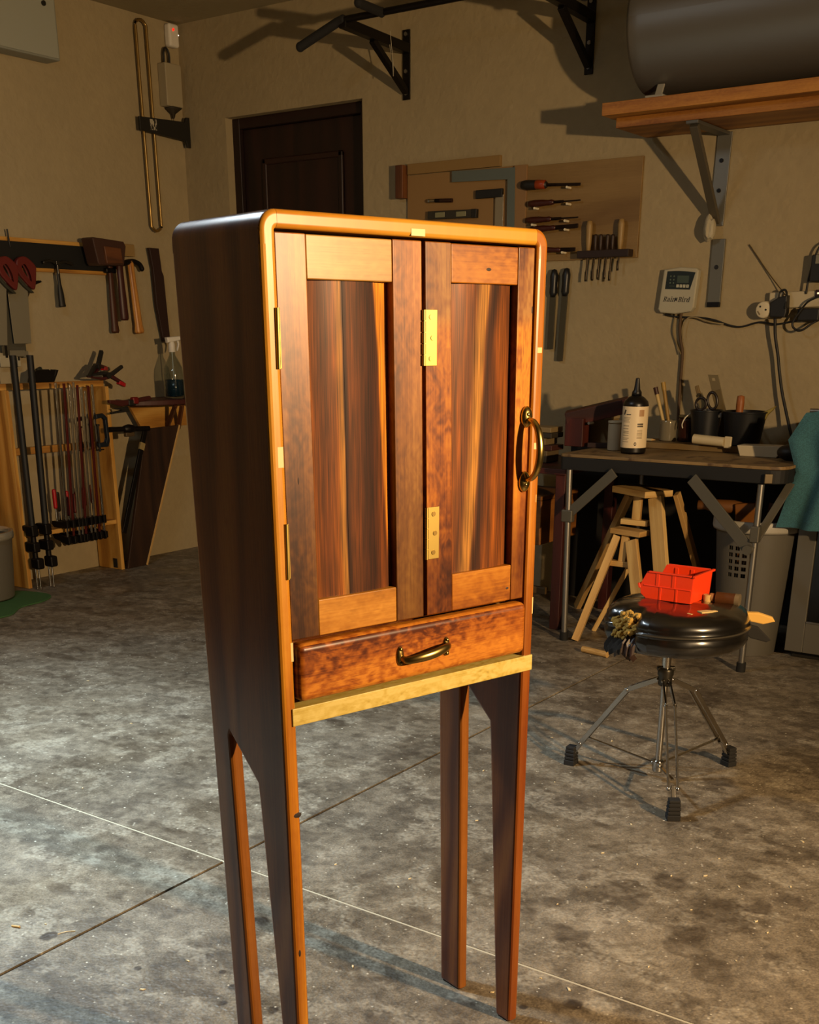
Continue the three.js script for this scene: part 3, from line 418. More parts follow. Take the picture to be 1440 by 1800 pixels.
// hammers
function handle(parent, len, r0, r1, mat, tilt, x, y, z, flare = 1.2) { return mesh('handle', at(lathe([[0.0001, 0], [r0, 0], [r0, -len * 0.3], [r1, -len * 0.62], [r1 * 1.05, -len * 0.88], [r1 * flare, -len * 0.97], [r1 * flare * 0.8, -len], [0.0001, -len]], 16).scale(1.25, 1, 0.85), x, y, z, 0, 0, tilt), mat, parent); }
{
  const t = onLeft('claw_hammer', 'small black pin hammer hanging on the black tool rail', 'hammer', -3.985, 1.49, 0.055);
  handle(t, 0.155, 0.008, 0.014, M.black, 0.04, 0, 0.002, 0); mesh('head', [tube([[-0.08, 0.05, 0], [-0.04, 0.058, 0], [0.0, 0.05, 0], [0.05, 0.058, 0], [0.095, 0.05, 0]], 0.007), rod([0, 0.0, 0], [0, 0.055, 0], 0.008), at(box(0.022, 0.02, 0.018, 0.003), 0.0, 0.05, 0)], std('#4a4742', 0.35, 0.9), t);
  const m = onLeft('wooden_mallet', 'large dark wooden mallet on the right end of the tool rail', 'mallet', -4.25, 1.602, 0.107);
  mesh('mallet_head', at(extr([[-0.108, 0.055], [-0.1, 0.062], [0.095, 0.052], [0.108, 0.03], [0.085, -0.062], [-0.075, -0.066], [-0.085, -0.055]], 0.09, 0.006, [], 3), 0, 0, 0), std('#3a2013', 0.6), m);
  mesh('striking_face', at(extr([[-0.06, 0.036], [0.05, 0.03], [0.058, -0.04], [-0.05, -0.046]], 0.03, 0.004), 0.012, -0.012, 0.042), M.brownWood, m);
  handle(m, 0.27, 0.016, 0.019, std('#3b160f', 0.45), 0.02, 0.092, -0.055, 0.0, 1.05);
  const b = onLeft('ball_hammer', 'hammer with a dark red handle end showing below the mallet handle', 'hammer', -4.33, 1.55, 0.045); handle(b, 0.335, 0.012, 0.016, std('#43200f', 0.5), 0.0, 0.0, 0.0, 0, 1.25); mesh('head', at(box(0.07, 0.026, 0.026, 0.008), 0, -0.03, 0), M.ironDark, b);
  const h = onLeft('joiner_hammer', 'hammer with a pale wooden handle and a curved black head, right of the mallet', 'hammer', -4.472, 1.56, 0.045);
  handle(h, 0.36, 0.016, 0.019, woodMat(71, ['#8a5420', '#b87c38', '#cf9a50'], { bands: 8 }, { roughness: 0.4 }), 0.075, 0.0, 0.012, 0.0, 1.3); mesh('head', [tube([[-0.1, -0.012, 0], [-0.03, 0.002, 0], [0.02, 0.01, 0], [0.06, 0.0, 0], [0.078, -0.022, 0]], 0.014), ball(0.021, -0.1, -0.012, 0, 0.8, 1, 1)], M.ironDark, h);
  const s = onLeft('wooden_strip', 'long dark brown tapered strip hanging vertically near the corner', 'strip', -4.655, 1.41, 0.03);
  mesh('strip_body', at(extr([[-0.036, 0.235], [0.034, 0.235], [0.045, 0.12], [0.056, 0.1], [0.066, -0.14], [0.072, -0.235], [0.02, -0.24], [-0.012, -0.05], [-0.018, 0.13]], 0.022, 0.003), 0, 0, 0), std('#27100a', 0.55), s);
  const q = onLeft('wooden_block', 'short pale block behind the hammer heads', 'block', -4.46, 1.625, 0.02); mesh('block_body', box(0.12, 0.06, 0.03, 0.003), std('#8c7040', 0.7), q);
}
// clamp rack
{
  const t = thing('clamp_rack', 'pine clamp rack standing against the left wall', 'rack', [-4.93, 0, -3.81]);
  const X0 = -0.1, XF = 0.085;
  for (const z of [0.31, -0.30]) mesh('upright', at(box(XF - X0, 0.955, 0.022, 0.002, 1), (X0 + XF) / 2, 0.4785, z), M.pine, t);
  mesh('top_rail', at(box(0.032, 0.030, 0.95, 0.002, 2), 0.03, 1.002 - 0.032, 0.16), M.pine, t);
  mesh('middle_rail', at(box(0.03, 0.034, 0.594, 0.002, 2), -0.03, 0.66, 0.005), M.pine, t);
  mesh('shelf', at(box(0.15, 0.022, 0.594, 0.002, 2), 0.0, 0.262, 0.005), M.pine, t);
  mesh('end_panel', at(box(0.02, 0.585, 0.26, 0.002, 1), -0.06, 0.6575, 0.47), M.pine, t);
  mesh('corner_plate', at(box(0.03, 0.05, 0.004, 0.001), 0.04, 0.035, -0.287), M.black, t);
}
const CG = 'bar clamps hanging in the pine rack';
const clampX = -4.81;
function pipeClamp(zt, zb, label) {
  const t = thing('pipe_clamp', label, 'clamp', [-4.79, 0, (zt + zb) / 2], 0, 'long black pipe clamps'); const d = (zt - zb) / 2;
  mesh('pipe', rod([0, 1.115, d], [0, 0.27, -d], 0.0165), std('#090807', 0.6), t);
  mesh('upper_jaw', [at(box(0.06, 0.055, 0.04, 0.008), -0.005, 0.295, -d), at(box(0.06, 0.03, 0.034, 0.008), -0.035, 0.305, -d)], M.ironDark, t);
  mesh('lower_jaw', [at(box(0.075, 0.05, 0.04, 0.008), -0.012, 0.215, -d), at(box(0.06, 0.055, 0.044, 0.01), 0.012, 0.135, -d), rod([0, 0.27, -d], [0, 0.11, -d], 0.014)], M.ironDark, t);
  mesh('screw', rod([-0.012, 0.12, -d], [-0.008, 0.004, -d + 0.004], 0.0045), M.chrome, t); mesh('screw', rod([0.014, 0.12, -d], [0.018, 0.004, -d + 0.004], 0.0045), M.chrome, t);
}
pipeClamp(-3.516, -3.51, 'long black pipe clamp, leftmost in the pine rack'); pipeClamp(-3.613, -3.591, 'long black pipe clamp, second from the left in the pine rack');
const BARS = [[-3.76, -3.733, 'chrome bar clamp with a bright red handle, nearest the pipe clamps'], [-3.811, -3.772, 'bar clamp with a dark red bar, second of the thin bars from the left'], [-3.846, -3.808, 'chrome bar clamp, third of the thin bars from the left'], [-3.869, -3.83, 'bright bar clamp in the middle of the rack, fourth thin bar'], [-3.892, -3.852, 'bar clamp with a dull red handle, fifth thin bar'], [-3.915, -3.888, 'bar clamp behind the iron C-clamps, sixth thin bar'], [-3.937, -3.913, 'bar clamp with a dull handle, third from the right upright'], [-3.959, -3.942, 'bar clamp, second from the right upright of the rack'], [-3.984, -3.974, 'bar clamp closest to the right upright of the rack']];
BARS.forEach(([zt, zb, label], i) => {
  const t = thing('bar_clamp', label, 'clamp', [clampX, 0, (zt + zb) / 2], 0, CG), d = (zt - zb) / 2, top = [0.985, 0.98, 0.975, 0.985, 0.97, 0.96, 0.94, 0.965, 0.97][i];
  mesh('bar', beam([0, top, d], [0, 0.2, -d], 0.008, 0.012, 0.001), i % 3 === 1 ? std('#5a1d18', 0.4, 0.5) : M.chrome, t);
  mesh('fixed_jaw', at(extr([[0.02, 0.012], [-0.1, 0.02], [-0.108, 0.012], [-0.1, -0.004], [0.005, -0.03], [0.02, -0.02]], 0.018, 0.003), 0, 0.222, -d), M.ironDark, t);
  mesh('sliding_jaw', at(extr([[0.018, 0.03], [0.018, -0.012], [-0.09, -0.012], [-0.108, 0.004], [-0.1, 0.018], [-0.02, 0.02]], 0.018, 0.003), 0, 0.289, -d), M.ironDark, t);
  const hx = i % 2 ? -0.094 : -0.07, hy = [0.42, 0.4, 0.375, 0.4, 0.385, 0.39, 0.4, 0.41, 0.42][i];
  mesh('screw', rod([hx, 0.28, -d], [hx, hy - 0.05, -d], 0.0045), M.chrome, t);
  mesh('handle', lathe([[0.0001, 0.05], [0.008, 0.048], [0.0105, 0.04], [0.0105, -0.04], [0.008, -0.048], [0.0001, -0.05]], 12).translate(hx, hy, -d), [M.red, std('#4a3a24', 0.5), std('#5c1a14', 0.5)][[0, 1, 2, 0, 2, 2, 2, 2, 2][i]], t);
});
function cClamp(name, label, x, y, z, s, mat) {
  const t = thing(name, label, 'clamp', [x, y, z], HP, 'iron clamps on the rack rail');
  const o = [[-0.035, 0.095], [0.02, 0.1], [0.05, 0.075], [0.055, -0.06], [0.04, -0.095], [-0.03, -0.095], [-0.032, -0.07], [0.022, -0.068], [0.034, -0.045], [0.03, 0.06], [0.015, 0.076], [-0.033, 0.07]].map(p => [p[0] * s, p[1] * s]);
  mesh('frame', extr(o, 0.022, 0.004), mat, t); mesh('screw', [rod([-0.02 * s, -0.12 * s, 0], [-0.02 * s, 0.03 * s, 0], 0.006), rod([-0.05 * s, -0.11 * s, 0], [0.01 * s, -0.11 * s, 0], 0.003)], M.ironDark, t); mesh('pad', rod([-0.02 * s, 0.03 * s, 0], [-0.02 * s, 0.04 * s, 0], 0.01), M.ironDark, t);
}
cClamp('c_clamp', 'dark blue iron C-clamp gripping the middle rail of the rack', -4.775, 0.745, -3.985, 0.85, std('#1b2128', 0.45, 0.4));
cClamp('c_clamp', 'black iron C-clamp behind the chrome bars of the rack', -4.865, 0.735, -3.945, 0.8, M.ironDark);
{
  const p = thing('block_plane', 'small dark block plane lying on the top rail of the rack', 'plane', [-4.9, 0.986, -3.755], HP);
  mesh('sole', at(extr([[-0.075, 0], [0.055, 0], [0.088, 0.055], [0.07, 0.058], [0.058, 0.03], [0.03, 0.06], [-0.03, 0.058], [-0.06, 0.05]], 0.045, 0.003), 0, 0, 0), M.ironDark, p);
  mesh('lever_cap', at(box(0.03, 0.05, 0.02, 0.004), -0.01, 0.045, 0.002, 0, 0, 0.4), std('#3a3d34', 0.4, 0.6), p);
  const SG = 'spring clamps piled on the rack corner';
  function spring(label, pos, turn, tilt) {
    const t = thing('spring_clamp', label, 'clamp', pos, turn, SG); t.rotation.order = 'YXZ'; t.rotation.z = tilt;
    for (const s of [1, -1]) mesh('jaw', extr([[-0.13, s * 0.004], [-0.03, s * 0.022], [0.02, s * 0.012], [0.10, s * 0.05], [0.105, s * 0.036], [0.03, s * -0.004], [-0.03, s * 0.006], [-0.13, s * 0.0]], 0.022, 0.003), s > 0 ? M.black : std('#3c0f10', 0.5), t);
    mesh('pivot', rod([0, 0.002, -0.016], [0, 0.002, 0.016], 0.016), M.black, t); mesh('grip', [at(box(0.045, 0.02, 0.026, 0.004), 0.088, -0.042, 0, 0, 0, -0.38)], M.red, t);
  }
  spring('spring clamp with a red grip lying on top of the rack corner', [-4.845, 1.008, -4.12], HP, 0.0); spring('black spring clamp crossed over another on the rack corner', [-4.895, 1.05, -4.10], HP + 0.5, 0.35);
}
// corner shelf with spray bottle
{
  const s = thing('wall_shelf', 'red-brown rounded wooden shelf on a triangular bracket in the left corner', 'shelf', [-4.86, 0.865, -4.5], HP);
  mesh('shelf_board', at(extr(smooth([[-0.26, 0.055], [-0.14, 0.12], [0.0, 0.15], [0.22, 0.15], [0.27, 0.1], [0.27, -0.14], [0.0, -0.155], [-0.15, -0.10], [-0.26, -0.02]], 40), 0.026, 0.004), 0.02, 0.0, -0.01, HP), std('#3d130c', 0.55), s);
  mesh('bracket', at(extr([[-0.16, 0], [0.26, 0], [0.26, -0.13], [-0.08, -0.13]], 0.02, 0.002), 0.0, -0.014, -0.1), M.pine, s);
  mesh('shelf_leg', [beam([0.1, -0.02, 0.05], [0.18, -0.16, -0.08], 0.02, 0.02), beam([0.05, -0.02, 0.05], [0.1, -0.14, -0.08], 0.02, 0.02)], M.brownWood, s);
  const b = thing('spray_bottle', 'clear spray bottle with a white trigger and blue liquid, on the corner shelf', 'bottle', [-4.85, 0.8785, -4.59], HP - 0.2);
  const prof = [[0.001, 0], [0.05, 0.001], [0.056, 0.01], [0.056, 0.12], [0.05, 0.16], [0.03, 0.2], [0.017, 0.225], [0.015, 0.25]];
  mesh('bottle_body', lathe([...prof, [0.013, 0.25], [0.015, 0.224], [0.028, 0.199], [0.048, 0.159], [0.054, 0.119], [0.054, 0.012], [0.001, 0.004]]), new THREE.MeshPhysicalMaterial({ color: '#e8ecec', roughness: 0.08, transmission: 1, thickness: 0, ior: 1.45 }), b);
  mesh('blue_liquid', lathe([[0.001, 0.006], [0.052, 0.014], [0.0525, 0.098], [0.001, 0.098]]), std('#0b2c3c', 0.15), b);
  mesh('spray_head', [at(lathe([[0.001, 0.06], [0.012, 0.058], [0.018, 0.04], [0.019, 0], [0.001, 0]], 18), 0, 0.24, 0), at(extr([[-0.035, 0.012], [0.055, 0.018], [0.06, 0.0], [0.035, -0.006], [-0.03, -0.016]], 0.03, 0.006), 0, 0.303, 0), at(extr(smooth([[0.03, 0.0], [0.038, -0.02], [0.03, -0.05], [0.036, -0.052], [0.047, -0.02], [0.042, 0.002]], 20), 0.014, 0.003), 0, 0.3, 0)], M.white, b);
  mesh('dip_tube', rod([0, 0.012, 0], [0, 0.25, 0], 0.003), std('#cfd2cc', 0.4), b);
  const c = thing('grip_clamp', 'quick grip clamp with a red and black tip resting on the corner shelf', 'clamp', [-4.79, 0.872, -4.165], HP);
  mesh('clamp_bar', at(extr([[-0.1, 0.02], [0.02, 0.014], [0.18, 0.03], [0.19, 0.012], [0.02, -0.01], [-0.02, -0.016], [-0.1, 0.004]], 0.02, 0.003), 0, 0, 0), std('#40140f', 0.5), c);
  mesh('jaw_tip', [at(extr([[-0.08, 0.005], [0.02, 0.012], [0.03, -0.012], [-0.09, -0.02], [-0.09, -0.012], [-0.02, -0.003]], 0.024, 0.003), 0.0, -0.03, 0), at(box(0.05, 0.03, 0.028, 0.006), 0.05, 0.0, 0)], M.black, c); mesh('red_collar', at(box(0.04, 0.036, 0.03, 0.008), 0.075, 0.01, 0.001), std('#6a120f', 0.45), c);
  const d = thing('sash_clamp', 'black clamp lying horizontally beside the rack upright', 'clamp', [-4.79, 0.742, -4.165], HP); mesh('bar', [rod([-0.11, 0.004, 0], [0.16, -0.006, 0], 0.013), at(lathe([[0.0001, -0.04], [0.018, -0.03], [0.024, 0], [0.018, 0.03], [0.0001, 0.04]], 14), 0.02, 0, 0, 0, 0, HP)], M.ironDark, d); mesh('knob', at(box(0.06, 0.022, 0.024, 0.005), 0.02, -0.028, 0), std('#4a3a22', 0.5), d);
  const w = onLeft('leaning_plank', 'wide dark brown plank propped at a slant below the corner shelf', 'plank', -4.36, 0, 0.19);
  mesh('plank_body', at(extr([[-0.01, 0.728], [0.236, 0.735], [-0.085, 0.0], [-0.222, 0.0]], 0.018, 0.002), 0, 0.001, 0), woodMat(65, ['#1e0f06', '#2e1a0c', '#3a2412'], { bands: 10 }), w);
  mesh('pale_edge', beam([0.238, 0.735, 0.002], [-0.083, 0.002, 0.002], 0.012, 0.02, 0.001), M.paleWood, w);
  const k = onLeft('plank_dark_edge', 'dark thick left edge of the brown plank, built as a separate strip', 'lath', -4.36, 0, 0.205); mesh('plank_edge_body', beam([-0.022, 0.725, 0], [-0.232, 0.2, 0], 0.028, 0.012, 0.002), M.ironDark, k); mesh('tape_band', beam([-0.048, 0.66, 0.001], [-0.062, 0.625, 0.001], 0.032, 0.014, 0.001), std('#8f7b4c', 0.6), k);  // the plank's own thick edge, modelled as a separate dark strip
  const bin = thing('grey_bin', 'grey bin with a shiny rim on the floor at the left edge', 'bin', [-4.83, 0.0075, -3.2]);
  mesh('bin_body', lathe([[0.0001, 0], [0.15, 0], [0.158, 0.01], [0.178, 0.3], [0.172, 0.3], [0.15, 0.014], [0.0001, 0.01]], 40), std('#5b564b', 0.45), bin); mesh('rim', lathe([[0.172, 0.285], [0.186, 0.287], [0.189, 0.3], [0.186, 0.322], [0.174, 0.325], [0.170, 0.3]], 40), std('#b0aa98', 0.22, 0.6), bin); mesh('contents', lathe([[0.0001, 0.29], [0.1, 0.288], [0.165, 0.276], [0.0001, 0.27]], 24), std('#2a251d', 0.8), bin);
  const gm = extr(smooth([[-4.60, 3.435], [-4.70, 3.46], [-4.86, 3.40], [-4.95, 3.25], [-4.8, 2.95], [-4.5, 2.85], [-4.42, 3.05], [-4.52, 3.20], [-4.54, 3.34]], 50), 0.006, 0.002);
  const gmM = single('green_mat', 'flat green mat lying on the floor by the grey bin', 'mat', at(gm, 0, 0, 0, -HP), std('#345c2c', 0.8), [0, 0.0035, 0]);
}
// ---------- back wall ----------
{ // pull-up bar
  const t = thing('pull_up_bar', 'black wall-mounted pull-up bar with angled foam grips on two brackets', 'exercise bar', [-3.06, 2.39, ZB]);
  const zB = 0.475, yB = 0.092, bl = M.ironDark;
  for (const x of [-0.48, 0.475]) {
    const b = mesh('bracket', [at(box(0.04, 0.285, 0.008, 0.002), x, -0.004, 0.005), beam([x, 0.062, 0.004], [x, yB - 0.012, zB + 0.012], 0.04, 0.04, 0.004, V(0, 1, 0)), beam([x, -0.115, 0.01], [x, 0.052, 0.27], 0.03, 0.025, 0.003, V(0, 1, 0))], bl, t);
    mesh('bolt', [-0.12, -0.03, 0.12].map(y => at(fin(new THREE.CylinderGeometry(0.009, 0.009, 0.008, 6)), x, y, 0.012, HP)), M.steel, b);
  }
  mesh('bar', rod([-0.5, yB, zB], [0.56, yB, zB], 0.014), bl, t);
  const foam = std('#141312', 0.85);
  mesh('grip', tube([[-0.485, yB, zB], [-0.52, yB - 0.01, zB + 0.006], [-0.68, yB - 0.088, zB + 0.06]], 0.02, { tension: 0.2 }), foam, t);
  mesh('grip', tube([[0.53, yB, zB], [0.57, yB - 0.01, zB + 0.006], [0.72, yB - 0.088, zB + 0.06]], 0.02, { tension: 0.2 }), foam, t);
  for (const x of [-0.275, 0.24]) mesh('grip', tube([[x, yB, zB], [x, yB + 0.004, zB + 0.16]], 0.019), foam, t);
  const s = thing('string_loop', 'thin pale string hanging over the left bracket of the pull-up bar', 'string', [-3.54, 2.39, ZB]); mesh('string', tube([[0.026, 0.10, 0.17], [0.03, 0.04, 0.165], [0.035, -0.03, 0.16], [0.028, -0.075, 0.15], [0.024, -0.03, 0.15], [0.02, 0.03, 0.16], [0.014, 0.085, 0.17]], 0.0016), std('#a39a82', 0.8), s);
}
{ // shelf with the tank
  const sx0 = -2.31, t = thing('wall_shelf_plank', 'pine plank shelf with a second board under it, carried by a steel bracket', 'shelf', [sx0, 2.055, ZB]);
  mesh('shelf_board', at(box(1.5, 0.044, 0.37, 0.002, 0), 0.75, -0.022, 0.22), woodMat(161, ['#6d3f14', '#a06a28', '#bd8638'], { bands: 10 }), t);
  mesh('lower_board', at(box(1.48, 0.036, 0.30, 0.002, 0), 0.77, -0.0625, 0.185), woodMat(163, ['#643810', '#8c5a20', '#a8742f'], { bands: 10 }), t);
  const b = thing('shelf_bracket', 'grey steel shelf bracket with a diagonal brace under the plank shelf', 'bracket', [-1.955, 1.70, ZB]);
  mesh('wall_plate', at(box(0.062, 0.345, 0.008, 0.002), 0.002, 0.1, 0.005, 0, 0, -0.015), std('#77766f', 0.45, 0.5), b); mesh('arm', at(box(0.05, 0.012, 0.34, 0.002), 0, 0.267, 0.175), std('#5d5b54', 0.5, 0.5), b);
  mesh('brace', beam([0, -0.06, 0.01], [0.0, 0.258, 0.32], 0.034, 0.02, 0.002, V(0, 1, 0)), std('#5c5547', 0.5, 0.4), b); for (const y of [0.06, 0.17]) mesh('screw', at(fin(new THREE.CylinderGeometry(0.008, 0.008, 0.006, 12)), 0, y, 0.011, HP), M.ironDark, b);
  const c = thing('wall_rail', 'flat grey metal strip fixed below the shelf bracket', 'strip', [-1.955, 1.47, ZB]); mesh('strip_body', at(box(0.056, 0.262, 0.012, 0.002), 0.02, -0.023, 0.007, 0, 0, 0.0), std('#6b695f', 0.5, 0.4), c); mesh('hole', at(fin(new THREE.CylinderGeometry(0.009, 0.009, 0.004, 14)), 0.02, 0.0, 0.0135, HP), M.black, c); mesh('end_cap', at(box(0.056, 0.02, 0.014, 0.002), 0.02, -0.145, 0.008), M.ironDark, c);
  const p = thing('paper_wad', 'crumpled pale plastic wad stuffed behind the bracket brace', 'plastic', [-1.968, 1.615, ZB + 0.05]);
  const pg = new THREE.IcosahedronGeometry(0.04, 2), PP = pg.attributes.position; for (let i = 0; i < PP.count; i++) { const k = 0.8 + 0.45 * noise(PP.getX(i) * 60 + 9, PP.getY(i) * 40 + PP.getZ(i) * 50 + 5, 3); PP.setXYZ(i, PP.getX(i) * k * 0.6, PP.getY(i) * k * 1.25, PP.getZ(i) * k * 0.6); } pg.computeVertexNormals(); mesh('wad', fin(pg), std('#a59c84', 0.6), p);
  const k = thing('water_tank', 'large dark grey metal tank lying on the plank shelf', 'tank', [-2.2, 2.315, ZB + 0.245]);
  const prof = [[0.001, 0], [0.2, 0], [0.226, 0.006], [0.234, 0.02], [0.236, 0.06], [0.235, 0.25], [0.2355, 0.4], [0.235, 0.8], [0.235, 1.35], [0.001, 1.36]];
  const g = new THREE.LatheGeometry(prof.map(q => new THREE.Vector2(...q)), 96), GP = g.attributes.position; for (let i = 0; i < GP.count; i++) { const y = GP.getY(i), a = Math.atan2(GP.getZ(i), GP.getX(i)); const k2 = 1 + 0.006 * Math.sin(a * 3 + y * 4) * sstep(0.05, 0.3, y); GP.setX(i, GP.getX(i) * k2); GP.setZ(i, GP.getZ(i) * k2); } g.computeVertexNormals();
  mesh('tank_body', g.rotateZ(-HP), std('#77736c', 0.4, 0.65), k); mesh('dent_plug', ball(0.012, 0.1, 0.1, 0.214, 1, 1, 0.5), std('#6a675f', 0.35, 0.8), k);
  mesh('foot', [at(box(0.075, 0.01, 0.07, 0.003), 0.10, -0.2545, 0.11), at(box(0.03, 0.045, 0.008, 0.003), 0.115, -0.232, 0.125, -0.5)], std('#8e8a7e', 0.5), k); mesh('foot', at(box(0.09, 0.024, 0.08, 0.004), 1.1, -0.2475, 0.03), std('#8e8a7e', 0.5), k);
}
// tool boards
const boardMat = woodMat(171, ['#6b5028', '#7d6236', '#8a6f42'], { bands: 5, figure: 0.05, blotch: 0.3 }), mdf = std('#8a6a3e', 0.7);
const cxy = (x0, y0, x1, y1) => [(bx(x0) + bx(x1)) / 2, (by(y0) + by(y1)) / 2, Math.abs(bx(x1) - bx(x0)), Math.abs(by(y1) - by(y0))];
{
  const [x, y, w, h] = cxy(-2.785, 1.895, -2.238, 1.511); const t = thing('chisel_board', 'brown plywood tool board holding a column of chisels', 'board', [x, y, ZB]); mesh('board_face', at(box(w, h, 0.014, 0.002, 0), 0, 0, 0.008), boardMat, t);
  const a = cxy(-3.435, 1.903, -2.79, 1.4); const u = thing('square_board', 'pale brown tool board holding squares and a spirit level', 'board', [a[0], a[1], ZB]); mesh('board_face', at(box(a[2], a[3], 0.012, 0.002), 0, 0, 0.0065), mdf, u);
  const s = cxy(-2.848, 1.902, -2.784, 1.4); mesh('end_strip', at(box(s[2], s[3], 0.012, 0.002, 1), s[0] - a[0], s[1] - a[1], 0.019), std('#866640', 0.7), u);
  const c = cxy(-3.431, 1.95, -2.925, 1.9055); single('pine_batten', 'narrow pine batten along the top of the square board', 'batten', box(c[2], c[3], 0.02, 0.002), std('#86693a', 0.65), [c[0], c[1], ZB + 0.0105]);
  const d = cxy(-3.48, 1.946, -3.437, 1.806); single('brown_block', 'small dark brown block at the left end of the square board', 'block', box(d[2], d[3], 0.05, 0.003), M.brownWood, [d[0], d[1], ZB + 0.026]);
  const q = onBack('framing_square', 'large grey steel framing square with one arm hanging down', 'square', -2.84, 1.898, 0.0275);
  mesh('square_body', extr([[bx(-3.175) - bx(-2.84), 0.004], [-0.002, -0.004], [0.007, -0.42], [-0.035, -0.42], [-0.04, -0.05], [bx(-3.175) - bx(-2.84), -0.042]], 0.003, 0.0006), std('#67706b', 0.45, 0.4), q);
  const r = onBack('try_square', 'small try square with a dark stock and a bright steel blade', 'square', -2.92, 1.80, 0.021);
  mesh('stock', at(box(0.145, 0.036, 0.016, 0.003), -0.055, -0.002, 0.003), M.black, r); mesh('blade', at(box(0.044, 0.2, 0.003, 0.0008), -0.0, -0.11, 0.004), std('#b8b3a4', 0.3, 0.9), r);
  const p = onBack('marking_knife', 'short dark marking knife with a shiny tip on the square board', 'knife', -3.24, 1.785, 0.024); mesh('knife_handle', rod([0.0, 0.001, 0], [0.068, -0.002, 0], 0.009), std('#2a130c', 0.4), p); mesh('ferrule', rod([-0.03, 0.002, 0], [0.0, 0.001, 0], 0.0085), M.ironDark, p); mesh('cap', [ball(0.0095, -0.066, 0.003, 0), rod([-0.066, 0.003, 0], [-0.03, 0.002, 0], 0.008)], M.chrome, p);
  const l = onBack('spirit_level', 'short spirit level with a dark frame and two pale windows', 'level', -3.172, 1.724, 0.024); mesh('level_frame', at(box(0.275, 0.036, 0.02, 0.003), 0, 0, 0, 0, 0, -0.018), std('#2d291f', 0.5), l); for (const dx of [-0.065, 0.055]) mesh('window', at(box(0.055, 0.022, 0.004, 0.002), dx, -dx * 0.018, 0.0105), std('#7c7a5c', 0.35), l); mesh('end_cap', at(box(0.03, 0.038, 0.023, 0.003), 0.125, -0.002, 0, 0, 0, -0.018), M.black, l);
}
